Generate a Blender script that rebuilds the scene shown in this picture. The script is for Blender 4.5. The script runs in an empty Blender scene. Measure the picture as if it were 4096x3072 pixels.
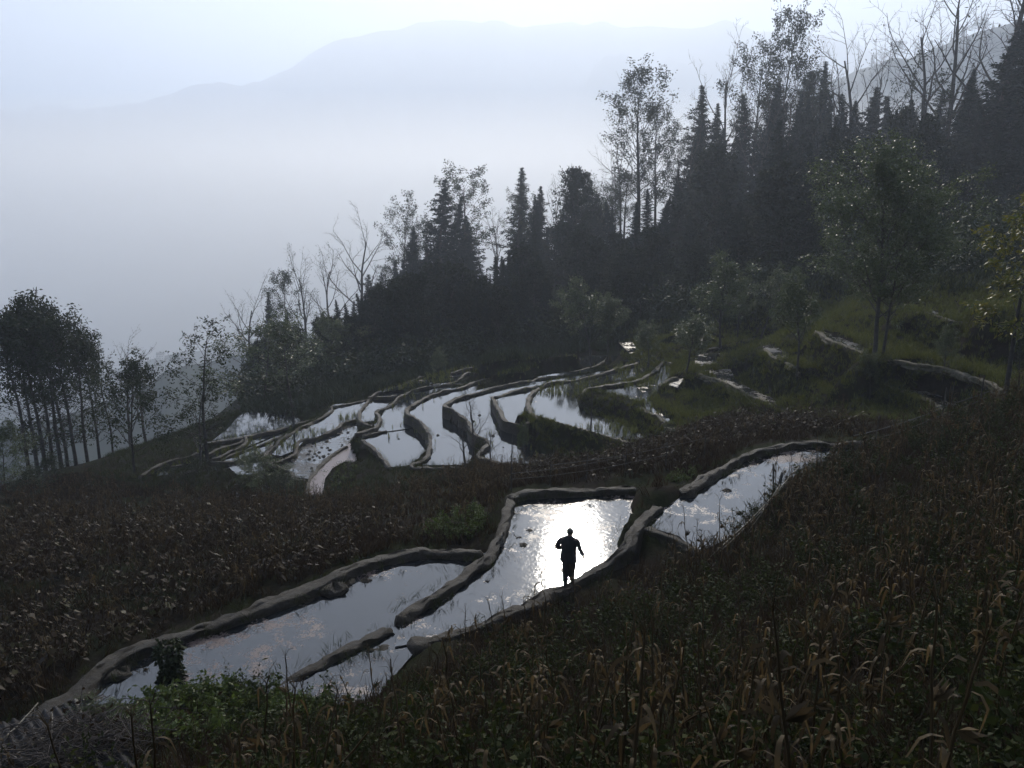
import bpy, math, random
import numpy as np
from mathutils import Vector, Matrix
R_ = math.radians
scene = bpy.context.scene
COL = scene.collection
# ------------------------------------------------------------------ camera
CAM_Z = 11.0
F_ = 3214.7                      # focal length in photo pixels (4096 wide)
PITCH = R_(14.0)
cp, sp = math.cos(PITCH), math.sin(PITCH)
cam = bpy.data.cameras.new("camera")
cam.sensor_width = 36.0
cam.lens = 36.0 * F_ / 4096.0
cam.clip_start = 0.1
cam.clip_end = 40000
cam_o = bpy.data.objects.new("camera", cam)
cam_o.location = (0, 0, CAM_Z)
cam_o.rotation_euler = (math.pi / 2 - PITCH, 0, 0)
COL.objects.link(cam_o)
scene.camera = cam_o

def ray(px, py):
    u = (px - 2048.0) / F_
    v = (1536.0 - py) / F_
    return np.array([u, cp + v * sp, -sp + v * cp])
def at_z(px, py, z):
    d = ray(px, py); t = (z - CAM_Z) / d[2]
    return np.array([d[0] * t, d[1] * t, z])
def at_y(px, py, y):
    d = ray(px, py); t = y / d[1]
    return np.array([d[0] * t, y, CAM_Z + d[2] * t])
def to_px(P):
    P = np.asarray(P, float)
    x, y, z = P[..., 0], P[..., 1], P[..., 2] - CAM_Z
    f = y * cp - z * sp
    v = y * sp + z * cp
    f = np.where(f < 0.05, 0.05, f)
    return 2048 + F_ * x / f, 1536 - F_ * v / f
# coordinate helpers for the photo regions that were measured
def Z1(*p): return [(560 + x / 2, 1500 + y / 2) for x, y in p]
def Z2(*p): return [(1500 + x / 2, 1350 + y / 2) for x, y in p]
def Z3(*p): return [(2500 + x / 2, 1150 + y / 2) for x, y in p]
def Z4(*p): return [(3200 + x * .405, 1150 + y * .405) for x, y in p]
def Z7(*p): return [(1900 + x / 2, 1800 + y / 2) for x, y in p]
def DD(*p): return [(x * 1.8517, y * 1.8517) for x, y in p]

# ------------------------------------------------------------------ mesh helpers
class MB:
    """collects vertices and faces, links them as ONE mesh object"""
    def __init__(s): s.v = []; s.q = []; s.t = []; s.n = 0
    def add(s, v, q=None, t=None):
        v = np.asarray(v, float).reshape(-1, 3)
        s.v.append(v)
        if q is not None and len(q): s.q.append(np.asarray(q, int).reshape(-1, 4) + s.n)
        if t is not None and len(t): s.t.append(np.asarray(t, int).reshape(-1, 3) + s.n)
        s.n += len(v)
    def arrays(s):
        v = np.concatenate(s.v) if s.v else np.zeros((0, 3))
        q = np.concatenate(s.q) if s.q else np.zeros((0, 4), int)
        t = np.concatenate(s.t) if s.t else np.zeros((0, 3), int)
        return v, q, t
    def mesh(s, name, mats, smooth=False):
        v, q, t = s.arrays()
        me = bpy.data.meshes.new(name)
        me.vertices.add(len(v)); me.vertices.foreach_set("co", v.astype(np.float32).ravel())
        me.loops.add(q.size + t.size)
        me.loops.foreach_set("vertex_index", np.concatenate([q.ravel(), t.ravel()]).astype(np.int32))
        me.polygons.add(len(q) + len(t))
        ls = np.concatenate([np.arange(len(q)) * 4, q.size + np.arange(len(t)) * 3]).astype(np.int32)
        me.polygons.foreach_set("loop_start", ls)
        if smooth: me.polygons.foreach_set("use_smooth", np.ones(len(q) + len(t), bool))
        for m in (mats if isinstance(mats, (list, tuple)) else [mats]): me.materials.append(m)
        me.update(calc_edges=True)
        return me
    def build(s, name, mat, parent=None, smooth=False):
        return link(name, s.mesh(name, mat, smooth), parent)
def link(name, data, parent=None):
    o = bpy.data.objects.new(name, data); COL.objects.link(o)
    if parent is not None: o.parent = parent
    return o
def tag(o, label=None, cat=None, group=None, kind=None):
    if label: o["label"] = label
    if cat: o["category"] = cat
    if group: o["group"] = group
    if kind: o["kind"] = kind
    return o
def empty(name, loc, rz=0.0, sc=1.0):
    o = bpy.data.objects.new(name, None); COL.objects.link(o)
    o.location = [float(c) for c in loc]; o.rotation_euler = (0, 0, rz)
    o.scale = (sc, sc, sc) if np.isscalar(sc) else sc
    o.empty_display_size = .1
    return o
def norm(a):
    n = np.linalg.norm(a, axis=-1, keepdims=True)
    return a / np.where(n < 1e-9, 1, n)
def tube(mb, pts, rad, k=5, cap=True):
    pts = np.asarray(pts, float); n = len(pts)
    rad = np.broadcast_to(np.asarray(rad, float), (n,))
    tg = np.zeros_like(pts); tg[1:-1] = pts[2:] - pts[:-2]; tg[0] = pts[1] - pts[0]; tg[-1] = pts[-1] - pts[-2]
    tg = norm(tg)
    ref = np.array([0, 0, 1.0]) if abs(tg[:, 2]).mean() < .8 else np.array([1.0, 0, 0])
    a = norm(np.cross(tg, ref)); b = np.cross(tg, a)
    th = np.arange(k) * 2 * math.pi / k
    ring = pts[:, None] + rad[:, None, None] * (np.cos(th)[None, :, None] * a[:, None] + np.sin(th)[None, :, None] * b[:, None])
    i = np.arange(n - 1)[:, None] * k; j = np.arange(k)[None]
    q = np.stack([i + j, i + (j + 1) % k, i + k + (j + 1) % k, i + k + j], -1).reshape(-1, 4)
    v = ring.reshape(-1, 3)
    if cap:
        v = np.concatenate([v, pts[:1], pts[-1:]])
        c0, c1 = n * k, n * k + 1
        jj = np.arange(k)
        t = np.concatenate([np.stack([np.full(k, c0), (jj + 1) % k, jj], -1),
                            np.stack([np.full(k, c1), (n - 1) * k + jj, (n - 1) * k + (jj + 1) % k], -1)])
        mb.add(v, q, t)
    else: mb.add(v, q)
def boxm(mb, c, s, rot=None):
    v = np.array([[x, y, z] for x in (-.5, .5) for y in (-.5, .5) for z in (-.5, .5)]) * np.array(s)
    if rot is not None: v = v @ np.array(rot).T
    mb.add(v + np.array(c), [(0, 1, 3, 2), (4, 6, 7, 5), (0, 4, 5, 1), (2, 3, 7, 6), (0, 2, 6, 4), (1, 5, 7, 3)])
def leaves(mb, rng, c, d, L, W, fold=.25, shape='diamond'):
    """leaf quads at centres c, long axis d"""
    n = len(c)
    d = norm(d + 1e-6); s = norm(np.cross(d, rng.normal(size=(n, 3)))); nn = np.cross(s, d)
    L = np.broadcast_to(L, (n,))[:, None]; W = np.broadcast_to(W, (n,))[:, None]
    v = np.stack([c, c + d * L * .45 + s * W * .5 + nn * W * fold, c + d * L, c + d * L * .45 - s * W * .5 + nn * W * fold], 1)
    mb.add(v.reshape(-1, 3), np.arange(n * 4).reshape(-1, 4))
def spline(pts, step):
    pts = np.asarray(pts, float)
    P = np.concatenate([2 * pts[:1] - pts[1:2], pts, 2 * pts[-1:] - pts[-2:-1]])
    out = []
    for i in range(1, len(P) - 2):
        p0, p1, p2, p3 = P[i - 1:i + 3]
        m = max(2, int(np.linalg.norm(p2 - p1) / (step * .5)))
        t = np.linspace(0, 1, m, endpoint=False)[:, None]
        out.append(.5 * (2 * p1 + (p2 - p0) * t + (2 * p0 - 5 * p1 + 4 * p2 - p3) * t ** 2 + (3 * p1 - p0 - 3 * p2 + p3) * t ** 3))
    out = np.concatenate(out + [pts[-1:]])
    s = np.concatenate([[0], np.cumsum(np.linalg.norm(np.diff(out, axis=0), axis=1))])
    m = max(3, int(s[-1] / step) + 1)
    q = np.linspace(0, s[-1], m)
    return np.stack([np.interp(q, s, out[:, k]) for k in range(3)], -1)
def vnoise(x, y, seed=0):
    x = np.asarray(x, float); y = np.asarray(y, float)
    xi = np.floor(x).astype(np.int64); yi = np.floor(y).astype(np.int64)
    fx = x - xi; fy = y - yi
    fx = fx * fx * (3 - 2 * fx); fy = fy * fy * (3 - 2 * fy)
    def h(a, b):
        n = (a * 374761393 + b * 668265263 + seed * 144665) & 0x7fffffff
        n = ((n ^ (n >> 13)) * 1274126177) & 0x7fffffff
        return ((n ^ (n >> 16)) & 0xffff) / 65535.0 - .5
    return (h(xi, yi) * (1 - fx) + h(xi + 1, yi) * fx) * (1 - fy) + (h(xi, yi + 1) * (1 - fx) + h(xi + 1, yi + 1) * fx) * fy
def fbm(x, y, o=4, seed=0):
    s = 0; a = 1
    for k in range(o): s = s + a * vnoise(x * 2 ** k, y * 2 ** k, seed + k); a *= .5
    return s
def in_poly(x, y, poly):
    x = np.asarray(x); y = np.asarray(y)
    c = np.zeros(x.shape, bool); n = len(poly)
    for i in range(n):
        x0, y0 = poly[i][0], poly[i][1]; x1, y1 = poly[i - 1][0], poly[i - 1][1]
        if y0 == y1: continue
        k = ((y0 > y) != (y1 > y)) & (x < (x1 - x0) * (y - y0) / (y1 - y0) + x0)
        c ^= k
    return c

# ------------------------------------------------------------------ materials
def new_mat(name):
    m = bpy.data.materials.new(name); m.use_nodes = True
    return m, m.node_tree, m.node_tree.nodes["Principled BSDF"]
def N(nt, t, **kw):
    n = nt.nodes.new(t)
    for k, v in kw.items(): setattr(n, k, v)
    return n
def ramp(nt, fac, stops):
    r = N(nt, "ShaderNodeValToRGB"); e = r.color_ramp.elements
    while len(e) < len(stops): e.new(.5)
    for el, (p, c) in zip(e, stops): el.position = p; el.color = (*c, 1) if len(c) == 3 else c
    nt.links.new(fac, r.inputs[0]); return r.outputs[0]
def noise(nt, vec, scale, detail=4, rough=.55):
    n = N(nt, "ShaderNodeTexNoise"); n.inputs["Scale"].default_value = scale
    n.inputs["Detail"].default_value = detail; n.inputs["Roughness"].default_value = rough
    nt.links.new(vec, n.inputs["Vector"]); return n.outputs[0]
def bump(nt, bsdf, h, strength, dist=.02):
    b = N(nt, "ShaderNodeBump"); b.inputs["Strength"].default_value = strength; b.inputs["Distance"].default_value = dist
    nt.links.new(h, b.inputs["Height"]); nt.links.new(b.outputs[0], bsdf.inputs["Normal"])
def simple(name, stops, scale=6, rough=.8, spec=.3, bs=.4, coord="Object", bscale=None, bd=.02):
    m, nt, b = new_mat(name)
    tc = N(nt, "ShaderNodeTexCoord")
    f = noise(nt, tc.outputs[coord], scale)
    nt.links.new(ramp(nt, f, stops), b.inputs["Base Color"])
    b.inputs["Roughness"].default_value = rough; b.inputs["Specular IOR Level"].default_value = spec
    if bs: bump(nt, b, noise(nt, tc.outputs[coord], bscale or scale * 4, 6), bs, bd)
    return m
def leafmat(name, stops, rough=.45, spec=.5, trans=.35, scale=1.7, dark=.62):
    """a leaf: sheen on top, some light through"""
    m, nt, b = new_mat(name)
    g = N(nt, "ShaderNodeNewGeometry"); oi = N(nt, "ShaderNodeObjectInfo")
    f = noise(nt, g.outputs["Position"], scale, 3)
    w = N(nt, "ShaderNodeMath", operation="MULTIPLY_ADD"); w.inputs[1].default_value = .45; 
    mm = N(nt, "ShaderNodeMath", operation="MULTIPLY_ADD"); mm.inputs[1].default_value = .35
    nt.links.new(g.outputs["Random Per Island"], w.inputs[0]); nt.links.new(f, mm.inputs[0])
    mm.inputs[2].default_value = .05; nt.links.new(mm.outputs[0], w.inputs[2])
    c = ramp(nt, w.outputs[0], [(p, tuple(v * dark for v in cc)) for p, cc in stops])
    nt.links.new(c, b.inputs["Base Color"])
    b.inputs["Roughness"].default_value = rough; b.inputs["Specular IOR Level"].default_value = spec
    t = N(nt, "ShaderNodeBsdfTranslucent"); nt.links.new(c, t.inputs[0])
    mx = N(nt, "ShaderNodeMixShader"); mx.inputs[0].default_value = trans * .75
    nt.links.new(b.outputs[0], mx.inputs[1]); nt.links.new(t.outputs[0], mx.inputs[2])
    nt.links.new(mx.outputs[0], nt.nodes["Material Output"].inputs[0])
    return m
M = {}
M["bark"] = simple("bark", [(.3, (.035, .03, .026)), (.7, (.085, .075, .065))], 5, .9, .2, .6)
M["bark_pale"] = simple("bark_pale", [(.3, (.06, .055, .05)), (.7, (.15, .14, .125))], 5, .85, .25, .5)
M["twig"] = simple("twig", [(.3, (.05, .042, .036)), (.7, (.1, .085, .075))], 5, .9, .2, 0)
M["conifer"] = leafmat("conifer_foliage", [(.2, (.010, .018, .012)), (.8, (.022, .034, .018))], .75, .08, .12, dark=1)
M["darkleaf"] = leafmat("forest_foliage", [(.2, (.012, .018, .009)), (.8, (.03, .038, .016))], .7, .1, .15, dark=1)
M["broad"] = leafmat("broad_foliage", [(.2, (.018, .028, .010)), (.8, (.045, .056, .02))], .6, .2, .25, dark=1)
M["glossy"] = leafmat("glossy_foliage", [(.2, (.04, .06, .018)), (.8, (.12, .145, .045))], .42, .6, .5, dark=1)
M["yellow"] = leafmat("yellow_foliage", [(.15, (.06, .085, .012)), (.8, (.23, .19, .025))], .4, .4, .5, dark=1)
M["green"] = leafmat("bright_foliage", [(.15, (.04, .062, .012)), (.85, (.105, .14, .028))], .5, .25, .5, dark=1)
M["weed"] = leafmat("weed_foliage", [(.1, (.018, .026, .006)), (.5, (.038, .05, .011)), (.9, (.1, .105, .02))], .65, .12, .45, dark=.75)
M["straw"] = leafmat("dry_leaf", [(.1, (.026, .017, .008)), (.45, (.08, .053, .023)), (.8, (.175, .12, .055)), (.97, (.38, .3, .18))], .65, .2, .5, dark=.9)  # lightest stops put sunlit variety into the leaf colour
M["dryleaf"] = leafmat("dry_broad_leaf", [(.1, (.018, .010, .005)), (.55, (.042, .025, .011)), (.8, (.05, .052, .011)), (.9, (.08, .055, .025)), (.97, (.18, .15, .10))], .55, .13, .2, dark=1)  # palest stops paint glints as a few light-coloured leaves
M["rice"] = leafmat("rice_foliage", [(.1, (.07, .085, .015)), (.6, (.15, .16, .03)), (.95, (.24, .2, .07))], .5, .3, .5, dark=1)
M["grass"] = leafmat("grass_foliage", [(.1, (.034, .042, .009)), (.5, (.1, .11, .02)), (.8, (.15, .145, .034)), (.97, (.26, .2, .06))], .6, .2, .55, dark=1)
M["brown"] = leafmat("bracken", [(.1, (.02, .012, .007)), (.6, (.05, .032, .016)), (.95, (.09, .06, .03))], .7, .12, .3, dark=1)
# ================================================================== TERRACES
# ---- water bodies: (level, outline in photo pixels, kind)
POND = [
 ("scum", 0.0, [(130, 2935), (270, 2765), (400, 2645), (560, 2555), (780, 2485), (1000, 2410), (1290, 2300), (1400, 2250), (1560, 2200), (1700, 2180), (1880, 2185), (1960, 2195), (1900, 2255), (1778, 2333), (1574, 2460), (1570, 2475), (1460, 2535), (1290, 2620), (1150, 2690), (1090, 2715), (1000, 2745), (850, 2770), (700, 2800), (560, 2850), (400, 2905), (260, 2940)]),
 ("bright", .1, [(2045, 1968), (2020, 2040), (2010, 2080), (1990, 2140), (1955, 2200), (1900, 2255), (1778, 2333), (1574, 2460), (1620, 2570)] + Z7((0, 1400), (200, 1310), (440, 1200), (620, 1100), (760, 1030), (900, 960), (1080, 850), (1200, 740), (1270, 620), (1290, 480), (1240, 265), (1000, 275), (800, 290), (600, 300), (420, 300))),
 ("scum", .06, [(1574, 2460), (1570, 2475), (1460, 2535), (1290, 2620), (1150, 2690), (1085, 2725), (1180, 2810), (1320, 2830), (1500, 2795), (1700, 2690), (1950, 2560), (2200, 2455), (2450, 2350), (2580, 2265), (2560, 2170)] + Z7((1080, 850), (900, 960), (760, 1030), (620, 1100), (440, 1200), (200, 1310), (0, 1400)) + [(1620, 2570)]),
 ("scum", .7, Z7((1400, 600), (1330, 530), (1500, 400), (1660, 330), (1700, 300)) + Z3((480, 1580), (640, 1490), (800, 1395), (950, 1315), (1150, 1255), (1400, 1212), (1600, 1203), (1850, 1208), (1960, 1225)) + [(3470, 1790), (3390, 1835), (3200, 1905), (3060, 2035), (2920, 2155), (2800, 2200), (2700, 2150)]),
 # the middle terraces, highest first
 ("reed", -5.0, Z2((1290, 640), (1240, 560), (1230, 480), (1290, 400), (1400, 345), (1560, 320), (1750, 285), (1900, 240), (2100, 190), (2230, 260), (2150, 320), (1950, 350), (1760, 375), (1660, 440), (1620, 520), (1700, 610), (1900, 660), (2110, 760), (2150, 800), (2010, 805), (1700, 720), (1500, 670), (1400, 640))),
 ("reed", -4.4, Z2((1660, 440), (1700, 395), (1960, 355), (2120, 325), (2200, 270)) + Z3((280, 620), (310, 590), (380, 600), (360, 690), (250, 780), (190, 880), (230, 970), (440, 1090), (330, 1100)) + Z2((2212, 580), (2150, 540), (2000, 490), (1800, 455))),
 ("clear", -5.6, Z2((950, 440), (1150, 400), (1300, 372), (1440, 350), (1330, 420), (1260, 480), (1270, 560), (1240, 690), (1130, 670), (1030, 640), (1000, 570))),
 ("clear", -6.2, Z2((590, 500), (750, 440), (960, 385), (1200, 330), (1400, 295), (1600, 270), (1850, 240), (1950, 225), (1800, 290), (1550, 335), (1300, 390), (1100, 425), (960, 470), (1000, 580), (1060, 700), (1250, 850), (1420, 980), (1420, 1030), (1000, 985), (870, 940), (905, 840), (860, 780), (790, 735), (740, 650), (640, 575))),
 ("clear", -6.9, Z2((290, 590), (340, 515), (440, 445), (560, 410), (700, 380), (800, 340), (900, 315), (1000, 298), (1300, 298), (1480, 285), (1610, 280), (1400, 320), (1200, 345), (960, 405), (750, 470), (640, 515), (640, 600), (760, 760), (880, 850), (770, 960), (740, 1020), (340, 1020), (300, 1000), (440, 900), (445, 790), (390, 700))),
 ("clear", -7.5, Z2((30, 570), (130, 520), (200, 455), (280, 410), (400, 380), (560, 360), (730, 345), (860, 320), (900, 330), (760, 390), (600, 420), (460, 460), (370, 525), (320, 620), (330, 720), (140, 735), (0, 750), (-30, 700), (30, 660))),
 ("clear", -7.55, Z2((-110, 790), (0, 745), (140, 735), (330, 720), (440, 800), (430, 920), (290, 1020), (130, 1035), (60, 940), (-20, 860))),
 ("clear", -7.9, Z1((1755, 310), (1790, 230), (1850, 175), (1960, 155), (2120, 125), (2100, 160), (2000, 250), (1930, 270), (1930, 360), (1840, 370))),
 ("clear", -7.2, Z2((1240, 285), (1350, 225), (1470, 165), (1560, 155), (1640, 150), (1610, 245), (1480, 275))),
 ("clear", -7.0, Z2((1640, 150), (1800, 140), (1960, 150), (1975, 225), (1900, 235), (1870, 160), (1750, 215), (1620, 245))),
 ("reed", -7.7, Z2((0, 440), (90, 390), (210, 360), (330, 330), (350, 300), (400, 290), (600, 260), (790, 225), (860, 300), (860, 325), (730, 350), (560, 358), (400, 378), (220, 420))),
 ("reed", -8.3, Z1((1060, 570), (1130, 500), (1250, 420), (1400, 350), (1525, 270), (1545, 235), (1700, 210), (1830, 180), (1770, 260), (1750, 330), (1700, 350), (1600, 395), (1560, 420), (1400, 475), (1280, 515), (1230, 600), (1150, 640), (1080, 625))),
 ("mud", -8.55, Z1((1090, 700), (1150, 650), (1240, 600), (1280, 520), (1400, 480), (1580, 410), (1620, 375), (1750, 340), (1800, 440), (1690, 520), (1550, 610), (1420, 720), (1370, 800), (1320, 830), (1240, 810), (1200, 765))),
 ("pink", -8.45, Z1((1330, 960), (1360, 820), (1420, 720), (1550, 610), (1680, 540), (1730, 640), (1740, 700), (1640, 690), (1540, 745), (1480, 830), (1460, 960))),
 ("mud", -9.0, Z1((690, 700), (850, 660), (1000, 625), (1040, 690), (1020, 760), (960, 790), (780, 800))),
 ("reed", -9.1, Z1((660, 700), (800, 620), (950, 565), (1080, 510), (1040, 600), (980, 635), (850, 660))),
 ("reed", -9.3, Z1((640, 680), (760, 590), (830, 555), (850, 500), (830, 485), (980, 455), (1100, 430), (1250, 390), (1420, 340), (1250, 430), (1150, 480), (1050, 520), (950, 565), (800, 620))),
 ("reed", -9.4, Z1((510, 690), (590, 615), (680, 590), (830, 500), (850, 500), (830, 555), (760, 590), (640, 650))),
 ("reed", -9.6, Z1((470, 590), (500, 545), (720, 505), (830, 485), (820, 520), (700, 560), (590, 600), (500, 640))),
 ("reed", -9.9, Z1((85, 805), (110, 770), (180, 710), (330, 670), (470, 630), (480, 700), (330, 760), (220, 800), (130, 815))),
 ("clear", -10.2, Z1((585, 520), (700, 430), (760, 360), (800, 320), (860, 300), (1000, 300), (1250, 340), (1330, 370), (1100, 435), (980, 460), (830, 490), (720, 510))),
 # small gleaming terraces up the hillside
 ("mud", -3.6, Z3((700, 670), (840, 650), (900, 760), (1280, 930), (1240, 955), (1000, 838), (850, 768))),
 ("mud", -3.85, Z3((560, 540), (740, 470), (730, 610), (590, 670), (560, 620))),
 ("mud", -4.1, Z3((300, 770), (430, 710), (500, 690), (420, 800))),
 ("mud", -1.5, Z3((1100, 470), (1190, 455), (1370, 590), (1280, 580), (1200, 540))),
 ("mud", .2, Z3((1580, 350), (1700, 390), (1990, 500), (1985, 550), (1900, 508), (1750, 448), (1640, 398))),
 ("mud", -1.2, Z4((830, 950), (1000, 985), (1250, 1020), (1400, 1070), (1560, 1130), (1700, 1270), (1500, 1250), (1380, 1150), (1200, 1060), (1000, 1010))),
 ("mud", 1.85, Z4((1150, 200), (1300, 225), (1540, 300), (1480, 315), (1300, 255), (1150, 225))),
 ("mud", -3.3, Z3((520, 290), (640, 290), (640, 350), (620, 460), (540, 440), (560, 370))),
 ("mud", -4.9, Z2((1950, 40), (2060, 30), (2100, 120), (2040, 130), (1990, 80))),
]
# grassy or muddy treads with no open water: (level, outline)
TREAD = [
 (.25, Z4((100, 420), (330, 500), (560, 610), (740, 680), (1000, 705), (1250, 755), (1500, 795), (1750, 880), (1900, 930), (2010, 1010), (2212, 900), (1900, 780), (1500, 640), (900, 560), (500, 440), (200, 340))),
 (-1.15, Z4((780, 930), (1000, 995), (1250, 1050), (1380, 1150), (1500, 1270), (1800, 1290), (1560, 1100), (1400, 1030), (1250, 990), (1000, 960))),
 (-3.55, Z3((700, 670), (840, 650), (1000, 680), (1150, 770), (1340, 860), (1280, 950), (1000, 838), (850, 768))),
 (-1.45, Z3((1080, 470), (1190, 440), (1400, 560), (1480, 640), (1350, 610), (1200, 550))),
 (1.9, Z4((1000, 190), (1300, 200), (1600, 300), (1700, 335), (1480, 325), (1300, 265), (1100, 230))),
 (3.2, Z4((1600, 140), (2050, 130), (2300, 200), (2040, 250), (1800, 240))),
 (-5.6, Z2((800, 250), (860, 180), (1000, 130), (1300, 140), (1480, 100), (1700, 90), (1600, 150), (1400, 160), (1220, 280), (880, 310))),
]
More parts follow.
